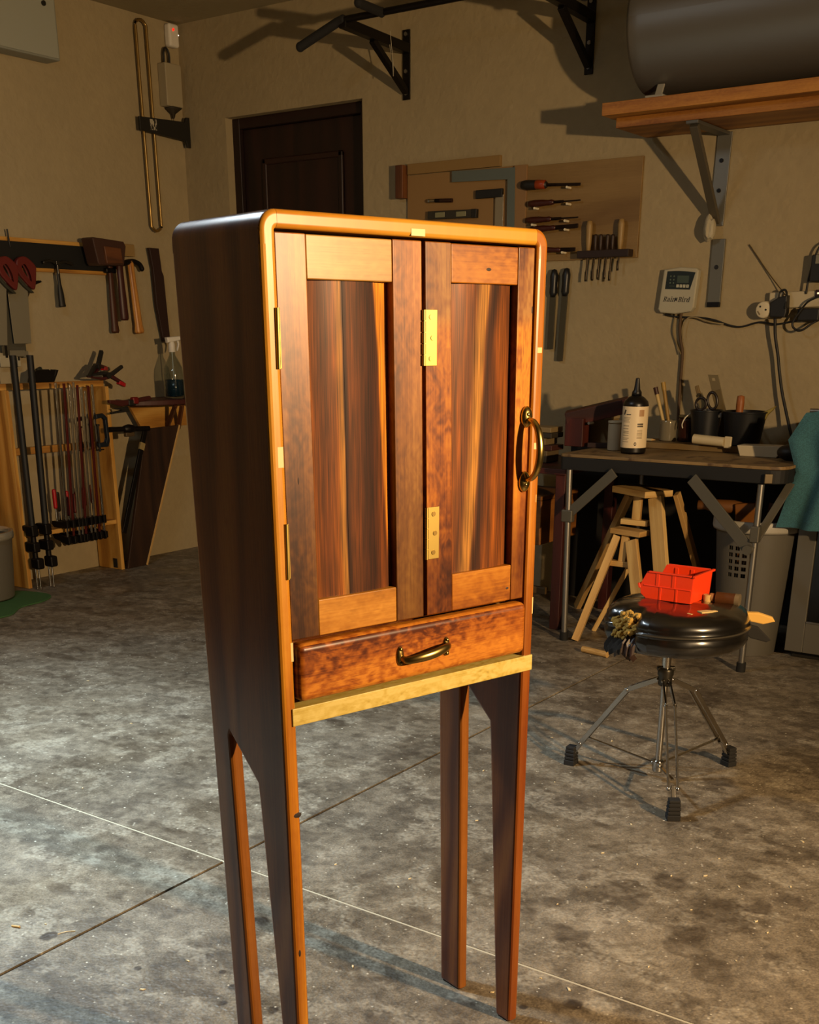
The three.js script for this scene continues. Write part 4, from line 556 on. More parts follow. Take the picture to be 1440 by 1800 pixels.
{
  const pegMat = std('#e0d6ba', 0.2), hd = std('#3b160d', 0.35), or = std('#8c3410', 0.35);
  const CH = [[-2.802, 1.82, -2.51, 1.805, 0.021, 'chisel with a fat black and orange handle, topmost on the board', 0.012], [-2.764, 1.743, -2.507, 1.744, 0.015, 'slim chisel with a red-brown handle, second from the top', 0.006], [-2.773, 1.678, -2.514, 1.678, 0.014, 'slim brown chisel, third from the top of the board', 0.006], [-2.75, 1.640, -2.512, 1.645, 0.014, 'chisel with a wider blade, fourth from the top of the board', 0.018], [-2.72, 1.556, -2.52, 1.552, 0.013, 'lowest chisel of the board, half hidden by the cabinet', 0.017]];
  CH.forEach(([x0, y0, x1, y1, r, label, bw], i) => {
    const t = onBack('chisel', label, 'chisel', x0, y0, 0.038, 'chisels on the plywood board'), L = bx(x1) - bx(x0); t.rotation.z = Math.atan2(by(y1) - by(y0), L);
    mesh('handle', at(lathe([[0.0001, 0], [r * 0.75, 0.004], [r, 0.03], [r * 0.95, 0.07], [r * 0.72, 0.105], [r * 0.8, 0.12], [r * 0.55, 0.132], [0.0001, 0.133]], 16), 0, 0, 0, 0, 0, -HP), i ? hd : M.black, t);
    if (!i) mesh('orange_grip', at(lathe([[0.0001, 0.078], [r * 0.97, 0.08], [r * 0.86, 0.125], [0.0001, 0.126]], 16), 0, 0.001, 0.002, 0, 0, -HP), or, t);
    mesh('blade', [at(box(L - 0.13, bw, 0.005, 0.001), 0.13 + (L - 0.13) / 2, 0, 0), rod([0.125, 0, 0], [0.18, 0, 0], 0.006)], std('#2e2118', 0.35, 0.8), t);
    for (const px of i && i < 3 ? [L - 0.06, 0.04] : [L - 0.06]) mesh('peg', rod([px, px < 0.05 ? -0.02 : -0.012, -0.022], [px, px < 0.05 ? -0.02 : -0.012, 0.014], 0.005), pegMat, t);
  });
  const k = onBack('gouge_rack', 'dark wooden rack strip for carving gouges low on the plywood board', 'rack', -2.377, 1.529, 0.016); mesh('rack_strip', at(box(0.25, 0.03, 0.05, 0.003), 0, 0, 0.025), std('#231208', 0.6), k);
  const GX = [[-2.456, 1.66, 1.43, 1, 'thick pale handle at the left end'], [-2.424, 1.607, 1.432, 0, 'dark handle, second from the left'], [-2.399, 1.606, 1.438, 0, 'dark handle, third from the left'], [-2.367, 1.605, 1.437, 0, 'dark handle, third from the right'], [-2.343, 1.604, 1.43, 0, 'dark handle, second from the right'], [-2.307, 1.66, 1.469, 1, 'thick pale handle at the right end']];
  GX.forEach(([x, y1, y0, pale, label]) => {
    const t = onBack('carving_gouge', 'carving gouge standing in the rack, ' + label, 'gouge', x, 1.529, 0.041, 'carving gouges in the dark rack'); const h = by(y1) - by(1.529), d = by(1.529) - by(y0);
    mesh('handle', lathe(pale ? [[0.0001, 0.012], [0.009, 0.014], [0.013, 0.05], [0.015, h - 0.02], [0.011, h], [0.0001, h + 0.002]] : [[0.0001, 0.012], [0.006, 0.014], [0.0085, 0.04], [0.0085, h - 0.008], [0.006, h], [0.0001, h + 0.001]], 14), pale ? std('#8f7446', 0.5) : std('#2a190d', 0.5), t);
    mesh('blade', [rod([0, 0.014, 0], [-0.004, -d, 0.004], 0.0038, 0.0045), at(box(0.011, 0.04, 0.004, 0.001), -0.004, -d + 0.012, 0.004)], std('#3a3024', 0.35, 0.8), t);
  });
  for (const [x0, y0, x1, y1, label] of [[-2.628, 1.478, -2.634, 1.144, 'black handled file hanging below the plywood board, nearest the cabinet'], [-2.566, 1.481, -2.582, 1.094, 'longer black handled file hanging to the right of the other file']]) {
    const t = onBack('file', label, 'file', x0, y0, 0.02, 'files hanging under the tool board'), L = by(y0) - by(y1); t.rotation.z = Math.atan2(bx(x1) - bx(x0), L);
    mesh('handle', lathe([[0.0001, 0], [0.012, -0.004], [0.019, -0.03], [0.017, -0.07], [0.0185, -0.1], [0.013, -0.118], [0.0001, -0.12]], 16), M.darkPlastic, t);
    mesh('blade', at(box(0.031, L - 0.11, 0.006, 0.001), 0, -0.11 - (L - 0.11) / 2, 0), std('#4f4938', 0.5, 0.5), t);
  }
}
{ // irrigation timer
  const t = onBack('irrigation_timer', 'beige wall timer with a dark green control panel and small display', 'timer', -2.03, 1.374, 0);
  const o = [[-0.075, 0.088], [0.0, 0.096], [0.072, 0.09], [0.083, 0.08], [0.073, -0.066], [0.06, -0.082], [-0.01, -0.09], [-0.078, -0.084], [-0.09, -0.07]];
  mesh('case', at(extr(o, 0.035, 0.007, [], 3), 0, 0, 0.018), std('#a8a28c', 0.55), t);
  const W = 256, cv = document.createElement('canvas'); cv.width = 512; cv.height = 512; const c = cv.getContext('2d');
  c.fillStyle = '#a8a28c'; c.fillRect(0, 0, 512, 512);
  c.fillStyle = '#0c1710'; c.beginPath(); c.moveTo(40, 18); c.quadraticCurveTo(270, 0, 500, 26); c.lineTo(440, 250); c.lineTo(30, 250); c.closePath(); c.fill();
  c.fillStyle = '#39463a'; c.fillRect(215, 70, 190, 95); c.fillStyle = '#55604f'; for (const y of [80, 125, 168]) for (const x of [105, 160]) { c.beginPath(); c.arc(x, y, 12, 0, 7); c.fill(); }
  c.fillStyle = '#b5b39c'; for (let k = 0; k < 4; k++) c.fillRect(212 + k * 54, 185, 42, 40); c.fillStyle = '#0c1710'; c.font = 'bold 30px sans-serif'; ['-', '<', '>', '+'].forEach((s, k) => c.fillText(s, 222 + k * 54, 215)); c.fillStyle = '#3d4438'; c.fillRect(95, 205, 90, 8);
  c.fillStyle = '#1a150c'; c.font = 'italic bold 88px serif'; c.fillText('Rain', 16, 412); c.fillText('Bird', 262, 412); c.beginPath(); c.moveTo(205, 405); c.lineTo(228, 350); c.lineTo(240, 370); c.lineTo(262, 352); c.lineTo(246, 390); c.lineTo(256, 410); c.lineTo(232, 396); c.closePath(); c.fill();
  const ct = new THREE.CanvasTexture(cv); ct.colorSpace = THREE.SRGBColorSpace;
  const pg = new THREE.BoxGeometry(0.142, 0.155, 0.002); mesh('control_panel', at(fin(pg), 0.0, 0.006, 0.0352, 0, 0, -0.04), new THREE.MeshStandardMaterial({ map: ct, roughness: 0.5 }), t);
}
{ // wiring
  const p = (x, y, z = 0.012) => V(bx(x), by(y), ZB + z);
  const wire = (label, pts, r, mat = M.black) => single('cable', label, 'cable', tube(pts.map(q => p(...q)), r), mat);
  wire('thin dark cable running from the timer along the wall to the power strip', [[-2.09, 1.285], [-2.03, 1.275], [-1.94, 1.272], [-1.87, 1.262, 0.02], [-1.80, 1.24], [-1.75, 1.236], [-1.68, 1.252], [-1.607, 1.244, 0.03], [-1.56, 1.25, 0.03], [-1.50, 1.262, 0.03]], 0.0038);
  wire('brown cable hanging from the timer down to the table', [[-2.02, 1.29], [-2.02, 1.23], [-2.012, 1.18], [-2.0, 1.13], [-1.998, 1.0], [-1.996, 0.9], [-1.995, 0.83]], 0.007, std('#4d381f', 0.7));
  wire('pale bell wire looped beside the brown cable', [[-2.045, 1.288], [-2.05, 1.22], [-2.03, 1.17], [-2.004, 1.13, 0.022]], 0.003, std('#7b6b48', 0.7));
  wire('pale cable curving right under the timer', [[-2.0, 1.19, 0.02], [-2.0, 1.24, 0.02], [-1.985, 1.27, 0.02], [-1.95, 1.272, 0.022], [-1.88, 1.254, 0.03], [-1.83, 1.246, 0.02]], 0.003, std('#8a7a56', 0.7));
  wire('black cord hanging from the plug down behind the teal towel', [[-1.602, 1.262, 0.06], [-1.597, 1.2, 0.05], [-1.58, 1.13, 0.045], [-1.567, 1.07, 0.045], [-1.545, 0.99, 0.05], [-1.515, 0.91, 0.06], [-1.48, 0.83, 0.08], [-1.46, 0.79, 0.1]], 0.0065);
  wire('stiff thin wire sticking up diagonally from the power strip', [[-1.755, 1.541, 0.008], [-1.66, 1.43, 0.012], [-1.579, 1.352, 0.036]], 0.0022, std('#4b3a1c', 0.6));
  wire('black looped lead under the power strip', [[-1.5, 1.30, 0.06], [-1.53, 1.25, 0.06], [-1.518, 1.225, 0.06], [-1.49, 1.222, 0.06], [-1.45, 1.25, 0.05], [-1.40, 1.275, 0.04]], 0.0045);
  const s = thing('power_strip', 'white power strip fixed to the wall at the right, full of plugs', 'power strip', [bx(-1.43), by(1.325), ZB]); s.rotation.z = 0.02;
  mesh('strip_body', at(box(0.44, 0.062, 0.034, 0.006), 0, 0.012, 0.018), std('#b6a98a', 0.5), s); mesh('switch', at(box(0.022, 0.03, 0.01, 0.002), -0.02, 0.03, 0.038), std('#2a0c06', 0.4), s); mesh('pilot_lamp', at(box(0.008, 0.006, 0.004, 0.001), -0.018, 0.032, 0.0445), new THREE.MeshStandardMaterial({ color: '#ffe6c0', emissive: '#ffd8a0', emissiveIntensity: 1.5 }), s);
  const r = thing('round_plug', 'round white wall plug at the left end of the power strip', 'plug', [bx(-1.652), by(1.298), ZB]); mesh('plug_body', at(lathe([[0.0001, 0], [0.03, 0.002], [0.034, 0.02], [0.033, 0.062], [0.028, 0.07], [0.0001, 0.071]], 28), 0, 0, 0, HP), M.cream, r); for (const [x, y] of [[-0.012, 0.012], [0.012, 0.0]]) mesh('hole', at(fin(new THREE.CylinderGeometry(0.004, 0.004, 0.003, 10)), x, y, 0.0705, HP), M.black, r); mesh('notch', at(box(0.018, 0.005, 0.003, 0.001), -0.016, -0.012, 0.0705, 0, 0, -0.9), std('#7a6c4c', 0.6), r);
  const b = thing('black_plug', 'square black plug in the power strip with a cord going down', 'plug', [bx(-1.594), by(1.305), ZB + 0.034]); mesh('plug_body', at(extr([[-0.032, 0.02], [0.0, 0.038], [0.036, 0.046], [0.04, -0.02], [0.034, -0.038], [-0.028, -0.036]], 0.04, 0.005), 0, 0, 0.022), M.black, b); mesh('cable_loop', tube([[-0.005, 0.036, 0.02], [0.0, 0.06, 0.022], [0.02, 0.066, 0.024], [0.03, 0.045, 0.03], [0.034, 0.0, 0.045]], 0.0045), M.black, b);
  const b2 = thing('flat_plug', 'flat black plug low on the power strip at the right edge', 'plug', [bx(-1.475), by(1.278), ZB + 0.036]); mesh('plug_body', box(0.09, 0.05, 0.04, 0.008), M.black, b2); mesh('lead', tube([[-0.03, 0.02, 0.02], [0.0, 0.05, 0.03], [0.05, 0.07, 0.03], [0.09, 0.075, 0.02]], 0.004), M.black, b2);
  const a = thing('power_adapter', 'black power adapter with a pale label hanging above the power strip', 'adapter', [bx(-1.452), by(1.455), ZB + 0.01]); mesh('adapter_body', at(box(0.07, 0.10, 0.05, 0.006), 0.0, -0.01, 0.025), M.black, a); mesh('label', at(box(0.05, 0.032, 0.001, 0.0004), 0.008, 0.022, 0.0508), std('#7a7664', 0.6), a); mesh('cord', tube([[0.02, 0.09, 0.03], [-0.012, 0.07, 0.03], [-0.028, 0.03, 0.03], [-0.042, -0.04, 0.03], [-0.046, -0.1, 0.03]], 0.0045), M.black, a);
}
// ---------- folding table and what stands on it ----------
const TY = 0.757;
{
  const t = thing('folding_table', 'old folding table with a stained top, dark apron and steel tube legs', 'table', [-1.745, 0, -4.5]);
  const top = tex(512, 384, (u, v) => { const n = fbm(u * 6, v * 8, 9, 5), m = fbm(u * 18, v * 22, 19, 4); let c = mix3([96, 78, 50], [138, 112, 70], clamp(n * 1.3 - 0.1)); c = mix3(c, [62, 42, 22], sstep(0.55, 0.75, m) * 0.7); return c; }); top.repeat.set(1, 1.3);
  const o = []; const x0 = -0.478, x1 = 0.44, z0 = 0.32, z1 = -0.40, rr = 0.07; for (const [cx, cz, a] of [[x1 - rr, z0 - rr, 0], [x0 + 0.02, z0 - 0.02, HP], [x0 + 0.02, z1 + 0.02, Math.PI], [x1 - rr, z1 + rr, 1.5 * Math.PI]]) { const r = cx > 0 ? rr : 0.02; for (let k = 0; k <= 6; k++) o.push([cx + r * Math.cos(a + k / 6 * HP), -(cz + r * Math.sin(a + k / 6 * HP))]); }
  const oo = o.slice().reverse();
  mesh('tabletop', at(extr(oo, 0.012, 0.002), 0, TY - 0.006, 0, -HP, 0, 0), new THREE.MeshPhysicalMaterial({ map: top, roughness: 0.6 }), t);
  mesh('apron', at(extr(oo.map(p => [p[0] * 0.998, p[1] * 0.998]), 0.05, 0.003), 0, TY - 0.0375, 0, -HP, 0, 0), std('#0a0908', 0.7), t);
  const leg = (a, b) => mesh('leg', [rod(a, b, 0.0125)], M.steel, t), foot = (l, p) => mesh('rubber_foot', rod([p[0], 0, p[2]], [p[0], 0.035, p[2]], 0.018), M.rubber, l);
  for (const [a, b] of [[[-0.423, TY - 0.06, 0.33], [-0.403, 0.02, 0.345]], [[0.372, TY - 0.06, 0.36], [0.377, 0.0, 0.38]], [[-0.40, TY - 0.06, -0.33], [-0.40, 0.02, -0.33]], [[0.38, TY - 0.06, -0.33], [0.38, 0.02, -0.33]]]) foot(leg(a, b), [b[0], 0, b[2]]);
  const arm = std('#5f5b50', 0.5, 0.5);
  mesh('fold_arm', [beam([-0.43, 0.51, 0.335], [-0.22, 0.70, 0.34], 0.04, 0.008, 0.002, V(0, 0, 1)), at(box(0.05, 0.05, 0.03, 0.006), -0.418, 0.515, 0.335)], arm, t);
  mesh('fold_arm', [beam([0.365, 0.455, 0.375], [0.10, 0.70, 0.345], 0.045, 0.008, 0.002, V(0, 0, 1)), at(fin(new THREE.CylinderGeometry(0.018, 0.018, 0.02, 16)), 0.356, 0.462, 0.385, HP), at(box(0.035, 0.06, 0.032, 0.005), 0.374, 0.52, 0.37)], arm, t);
  mesh('fold_arm', beam([0.376, 0.50, 0.36], [0.43, 0.69, 0.2], 0.03, 0.008, 0.002, V(0, 0, 1)), arm, t);
  mesh('corner_plate', at(box(0.03, 0.035, 0.012, 0.003), 0.385, 0.715, 0.328, 0, 0.5, 0), std('#5b4f3a', 0.4, 0.6), t);
}
{
  const b = thing('glue_bottle', 'black bottle with a pointed nozzle and a cream printed label, standing on the table', 'bottle', [-1.985, TY, -4.36]);
  const pr = [[0.0001, 0], [0.047, 0.001], [0.0505, 0.008], [0.0505, 0.186], [0.047, 0.2], [0.032, 0.215], [0.02, 0.222], [0.0001, 0.222]];
  mesh('bottle_body', lathe(pr, 40), std('#0f0d0b', 0.35), b);
  mesh('nozzle', lathe([[0.0001, 0.22], [0.02, 0.221], [0.019, 0.235], [0.0125, 0.245], [0.0075, 0.285], [0.006, 0.288], [0.0001, 0.288]], 24), std('#0c0b0a', 0.4), b);
  const cv = document.createElement('canvas'); cv.width = 1024; cv.height = 512; const c = cv.getContext('2d'); c.fillStyle = '#dcc8a4'; c.fillRect(0, 0, 1024, 512);
  c.fillStyle = '#4c463c'; c.save(); c.translate(250, 70); c.rotate(0.35); c.fillRect(-14, -30, 26, 64); c.restore(); c.fillRect(275, 92, 66, 12);
  c.fillStyle = '#9c8e76'; for (const [y, h] of [[135, 8], [152, 8], [168, 8], [186, 8], [232, 12], [268, 12], [302, 10], [322, 10], [352, 10], [386, 9], [404, 9], [432, 9]]) c.fillRect(232, y, 105 - (y % 5) * 6, h);
  c.fillStyle = '#463a2a'; c.fillRect(430, 206, 80, 20); c.fillRect(430, 232, 80, 20); c.fillStyle = '#a8825a'; c.fillRect(445, 40, 70, 80); c.fillStyle = '#8c7a5c'; for (let k = 0; k < 7; k++) c.fillRect(430, 290 + k * 16, 74, 7);
  c.fillStyle = '#3c3022'; c.beginPath(); c.ellipse(416, 462, 16, 24, 0, 0, 7); c.fill(); c.fillStyle = '#dcc8a4'; c.beginPath(); c.ellipse(416, 462, 6, 13, 0, 0, 7); c.fill();
  const lt = new THREE.CanvasTexture(cv); lt.colorSpace = THREE.SRGBColorSpace; const lg = fin(new THREE.CylinderGeometry(0.0512, 0.0512, 0.158, 48, 1, true)); lg.rotateY(-2.0); lg.translate(0, 0.103, 0); mesh('label', lg, new THREE.MeshStandardMaterial({ map: lt, roughness: 0.5 }), b, 'cream paper label with grey print');
  const w = thing('white_jar', 'small white plastic jar half hidden behind the glue bottle', 'jar', [-2.10, TY, -4.43]); mesh('jar_body', lathe([[0.0001, 0], [0.028, 0], [0.03, 0.004], [0.031, 0.105], [0.028, 0.108], [0.0001, 0.107]], 24), std('#b0a68e', 0.5), w); mesh('lid', lathe([[0.0001, 0.107], [0.032, 0.107], [0.032, 0.118], [0.0001, 0.119]], 24), std('#c4baa0', 0.5), w);
}
{ // bench hook and blocks at the left end
  const t = thing('saw_guide', 'dark red wooden saw guide leaning on the left end of the table', 'guide', [-2.31, TY, -4.5]);
  mesh('post', at(box(0.085, 0.115, 0.075, 0.003, 1), 0.0, 0.0595, 0.0), M.mahogany, t);
  mesh('beam', [beam([-0.045, 0.112, 0.02], [0.20, 0.175, -0.06], 0.05, 0.06, 0.003, V(0, 1, 0.2))], M.mahogany, t); mesh('end_stop', at(box(0.02, 0.06, 0.09, 0.003), 0.205, 0.172, -0.06, 0.1, 0, 0.25), M.mahogany, t);
  mesh('bolt', rod([0.07, 0.1, 0.04], [0.07, 0.1, 0.0], 0.006), M.steel, t);
  const b = thing('wooden_box', 'small pale wooden box behind the saw guide', 'box', [-2.255, TY, -4.62]); mesh('box_body', at(box(0.12, 0.11, 0.08, 0.003), 0, 0.056, 0), std('#6f5a34', 0.6), b); mesh('lid', at(box(0.125, 0.014, 0.085, 0.003), 0, 0.118, 0), std('#8a7a5a', 0.6), b);
  const d = thing('dark_batten', 'dark batten lying across the table in front of the small box', 'batten', [-2.19, TY, -4.50]); mesh('batten_body', at(box(0.16, 0.02, 0.03, 0.002), 0.02, 0.011, 0, 0, 0.3), std('#24100a', 0.5), d);
  const s = thing('side_cabinet', 'dark red-brown wooden stand with an orange drawer, left of the folding table', 'stand', [-2.47, 0, -4.52]);
  for (const [x, z] of [[0.20, 0.21], [0.20, -0.26], [-0.24, 0.21], [-0.24, -0.26]]) mesh('leg', at(box(0.045, 0.66, 0.045, 0.003, 1), x, 0.33, z), M.mahogany, s);
  mesh('stand_top', at(box(0.5, 0.024, 0.54, 0.003, 0), -0.02, 0.672, -0.025), M.mahogany, s);
  const cr = mesh('drawer', at(box(0.30, 0.19, 0.34, 0.004, 0), -0.07, 0.44, 0.0), woodMat(181, ['#5c3410', '#7a4a1a', '#915d26'], { bands: 8 }), s); mesh('drawer_edge', at(box(0.30, 0.018, 0.345, 0.003), -0.07, 0.545, 0.0), std('#80501f', 0.5), cr);
  mesh('rail', at(box(0.33, 0.03, 0.025, 0.003, 0), -0.02, 0.16, 0.21), std('#4d3a1c', 0.6), s);
  const cols = ['#5a4a30', '#3a1a10', '#6c5a3a', '#2b2419', '#7a6744'], nm = ['pale block at the bottom', 'dark block, second from the bottom', 'brown block in the middle', 'dark block, second from the top', 'red-brown block on top'];
  [[0.0, 0.05, 0.1], [0.012, 0.022, 0.12], [-0.01, 0.028, 0.1], [0.008, 0.022, 0.12], [0.0, 0.022, 0.13]].reduce((y, [dx, h, w], i) => { const o = thing('wood_offcut', 'wood offcut piled beside the saw guide, ' + nm[i], 'offcut', [-2.475 + dx, 0.6845 + y, -4.5], 0, 'offcuts piled beside the saw guide'); mesh('offcut_body', at(box(w, h, 0.11, 0.003, 0), 0, h / 2 + 0.0005, 0), std(cols[i], 0.6), o); return y + h + 0.001; }, 0);
}
{ // back of the table
  const bY = TY + 0.026, bz = -4.69;
  single('table_plank', 'thin grey-brown plank lying along the back of the table', 'plank', box(0.62, 0.024, 0.19, 0.002, 0), std('#6f5a36', 0.65), [-1.83, TY + 0.0135, bz + 0.005]);
  const jar = thing('brush_jar', 'glass jar holding paint brushes at the back of the table', 'jar', [-1.98, bY, bz]); const jg = std('#5a4a30', 0.25);
  mesh('jar_body', lathe([[0.0001, 0], [0.034, 0], [0.037, 0.006], [0.037, 0.075], [0.032, 0.085], [0.03, 0.085], [0.034, 0.074], [0.034, 0.008], [0.0001, 0.005]], 28), new THREE.MeshPhysicalMaterial({ color: '#b9ae92', roughness: 0.1, transmission: 0.7, thickness: 0 }), jar); mesh('residue', lathe([[0.0001, 0.006], [0.033, 0.009], [0.033, 0.045], [0.0001, 0.046]], 20), std('#3c2c18', 0.6), jar);
  const brush = (label, a, b, c1, c2) => { const t = thing('paint_brush', label, 'brush', [jar.position.x, bY, bz], 0, 'brushes in the jar'); mesh('brush_handle', rod(a, b, 0.006, 0.0085), std(c1, 0.5), t); const e = vv(a).lerp(vv(b), 0.86); mesh('handle_tip', rod(e.toArray(), b, 0.0092, 0.0098), std(c2, 0.5), t); mesh('bristles', rod(a, vv(a).lerp(vv(b), 0.12).toArray(), 0.009), std('#2a1d10', 0.8), t); };
  brush('brush with a dark tipped pale handle leaning left in the jar', [0.0, 0.012, 0.005], [-0.068, 0.215, 0.01], '#b39a62', '#35180e'); brush('brush with a yellow wooden handle leaning left in the jar', [0.012, 0.012, -0.006], [-0.042, 0.235, -0.006], '#8a6a2c', '#9a7a34');
  const j2 = thing('red_jar', 'glass jar with a dark red label beside the brush jar', 'jar', [-1.905, bY, bz - 0.02]); mesh('jar_body', lathe([[0.0001, 0], [0.034, 0], [0.038, 0.006], [0.038, 0.085], [0.034, 0.095], [0.03, 0.095], [0.034, 0.084], [0.034, 0.008], [0.0001, 0.005]], 28), std('#2c120c', 0.25), j2); mesh('lid', lathe([[0.0001, 0.096], [0.037, 0.095], [0.037, 0.106], [0.0001, 0.107]], 28), std('#6a5c3c', 0.5), j2);
  const k = thing('black_bucket', 'small black bucket with a white wire handle holding scissors', 'bucket', [-1.812, bY, bz + 0.015]);
  mesh('bucket_body', lathe([[0.0001, 0], [0.05, 0], [0.052, 0.004], [0.064, 0.125], [0.067, 0.128], [0.066, 0.133], [0.06, 0.132], [0.05, 0.008], [0.0001, 0.005]], 36), M.darkPlastic, k); mesh('wire_handle', tube([[-0.062, 0.118, 0.01], [-0.078, 0.1, 0.028], [-0.085, 0.075, 0.04], [-0.08, 0.06, 0.045]], 0.0025), std('#c9c2ae', 0.4), k); mesh('handle_lug', at(box(0.02, 0.02, 0.012, 0.003), 0.062, 0.114, 0.012), M.grey, k);
  const s = thing('scissors', 'black handled scissors standing upside down in the black bucket', 'scissors', [-1.807, bY + 0.135, bz + 0.02]); const ring = (cx, cy, a, b, rot) => { const P = []; for (let i = 0; i < 14; i++) { const q = i / 14 * 6.283; const x = a * Math.cos(q), y = b * Math.sin(q); P.push([cx + x * Math.cos(rot) - y * Math.sin(rot), cy + x * Math.sin(rot) + y * Math.cos(rot), 0]); } return tube(P, 0.0058, { closed: true, seg: 40, rad: 8 }); };
  mesh('finger_ring', ring(-0.03, 0.02, 0.022, 0.024, 0), std('#1b120c', 0.4), s); mesh('finger_ring', ring(0.018, 0.034, 0.02, 0.033, 0.2), std('#1b120c', 0.4), s); mesh('blade', [beam([-0.012, 0.0, 0.002], [0.0, -0.11, 0.002], 0.016, 0.003, 0.0008), beam([0.008, 0.004, -0.002], [0.002, -0.11, -0.002], 0.016, 0.003, 0.0008)], M.steel, s);
  const sp = thing('metal_scraper', 'flat scraper with a hanging hole standing behind the scissors', 'scraper', [-1.80, bY + 0.005, bz - 0.068]); const pg = extr([[-0.052, 0.262], [-0.008, 0.262], [0.05, 0.09], [0.045, 0.0], [0.015, 0.0], [0.012, 0.08]], 0.004, 0.001, [[[-0.036, 0.25], [-0.02, 0.25], [-0.016, 0.237], [-0.032, 0.237]]]); mesh('scraper_body', pg, std('#77694a', 0.5, 0.3), sp); mesh('grip', beam([-0.01, 0.2, 0.004], [0.03, 0.09, 0.004], 0.04, 0.004, 0.001), std('#5f4f2c', 0.6), sp);
  const sp2 = thing('putty_knife', 'small pale putty knife leaning behind the jars', 'knife', [-1.865, bY, bz - 0.072]); mesh('knife_blade', beam([0.05, 0.04, 0], [-0.02, 0.19, 0], 0.03, 0.003, 0.001), std('#7d6f4c', 0.5, 0.3), sp2); mesh('knife_handle', beam([-0.018, 0.18, 0], [-0.034, 0.222, 0], 0.016, 0.012, 0.003), std('#6f5b34', 0.6), sp2);
  const h = thing('black_basin', 'wide black plastic basin beside the bucket', 'basin', [-1.65, bY, bz + 0.01]); mesh('basin_body', lathe([[0.0001, 0], [0.066, 0], [0.068, 0.004], [0.086, 0.125], [0.092, 0.128], [0.091, 0.133], [0.08, 0.132], [0.066, 0.008], [0.0001, 0.006]], 36), M.darkPlastic, h);
  const dn = thing('wooden_tool', 'orange-brown wooden tool handle sticking out of the basin', 'handle', [-1.678, bY + 0.009, bz]); mesh('handle_body', lathe([[0.0001, 0], [0.016, 0.0], [0.014, 0.1], [0.0165, 0.15], [0.0145, 0.18], [0.0001, 0.184]], 18), std('#8a4f20', 0.5), dn);
  const rg = thing('yellow_rag', 'yellowish scrap of cloth hanging over the basin rim', 'cloth', [-1.58, bY + 0.13, bz]); mesh('rag_body', extr([[-0.02, -0.02], [0.0, 0.0], [0.02, 0.01], [0.05, 0.026], [0.038, 0.008], [0.022, -0.008], [0.012, -0.03]], 0.02, 0.004), std('#8a7a3a', 0.8), rg);
  const tb = thing('white_tube', 'white tube lying in front of the black pots', 'tube', [-1.735, TY + 0.026, -4.555]); tb.rotation.z = -0.02; mesh('tube_body', [rod([-0.075, 0.024, 0], [0.055, 0.02, 0], 0.019, 0.0185), at(box(0.03, 0.045, 0.012, 0.004), 0.07, 0.02, 0)], std('#b7a987', 0.55), tb);
  const tr = thing('white_tray', 'shallow white tray at the right end of the table', 'tray', [-1.505, TY, -4.54]); mesh('tray_body', at(extr([[-0.10, 0.04], [0.095, 0.044], [0.06, 0.0], [-0.085, 0.0]], 0.09, 0.003), 0, 0.0005, 0), std('#b0a488', 0.6), tr);
  const bl = thing('black_pouch', 'soft black pouch beside the white tray, next to the teal towel', 'pouch', [-1.375, TY, -4.44]); const pg2 = new THREE.SphereGeometry(0.05, 18, 12); pg2.scale(1.0, 0.6, 0.9); pg2.translate(0, 0.03, 0); mesh('pouch_body', fin(pg2), M.black, bl);
  const pc = thing('white_pencil', 'pale carpenter pencil lying behind the glue bottle', 'pencil', [-2.08, TY + 0.027, -4.62]); mesh('pencil_body', rod([-0.06, 0.006, 0], [0.06, 0.006, 0], 0.0055, 0.0055, 6), std('#b2a684', 0.6), pc); mesh('pencil_tip', rod([0.06, 0.006, 0], [0.076, 0.006, 0], 0.0055, 0.001, 6), M.paleWood, pc);
}
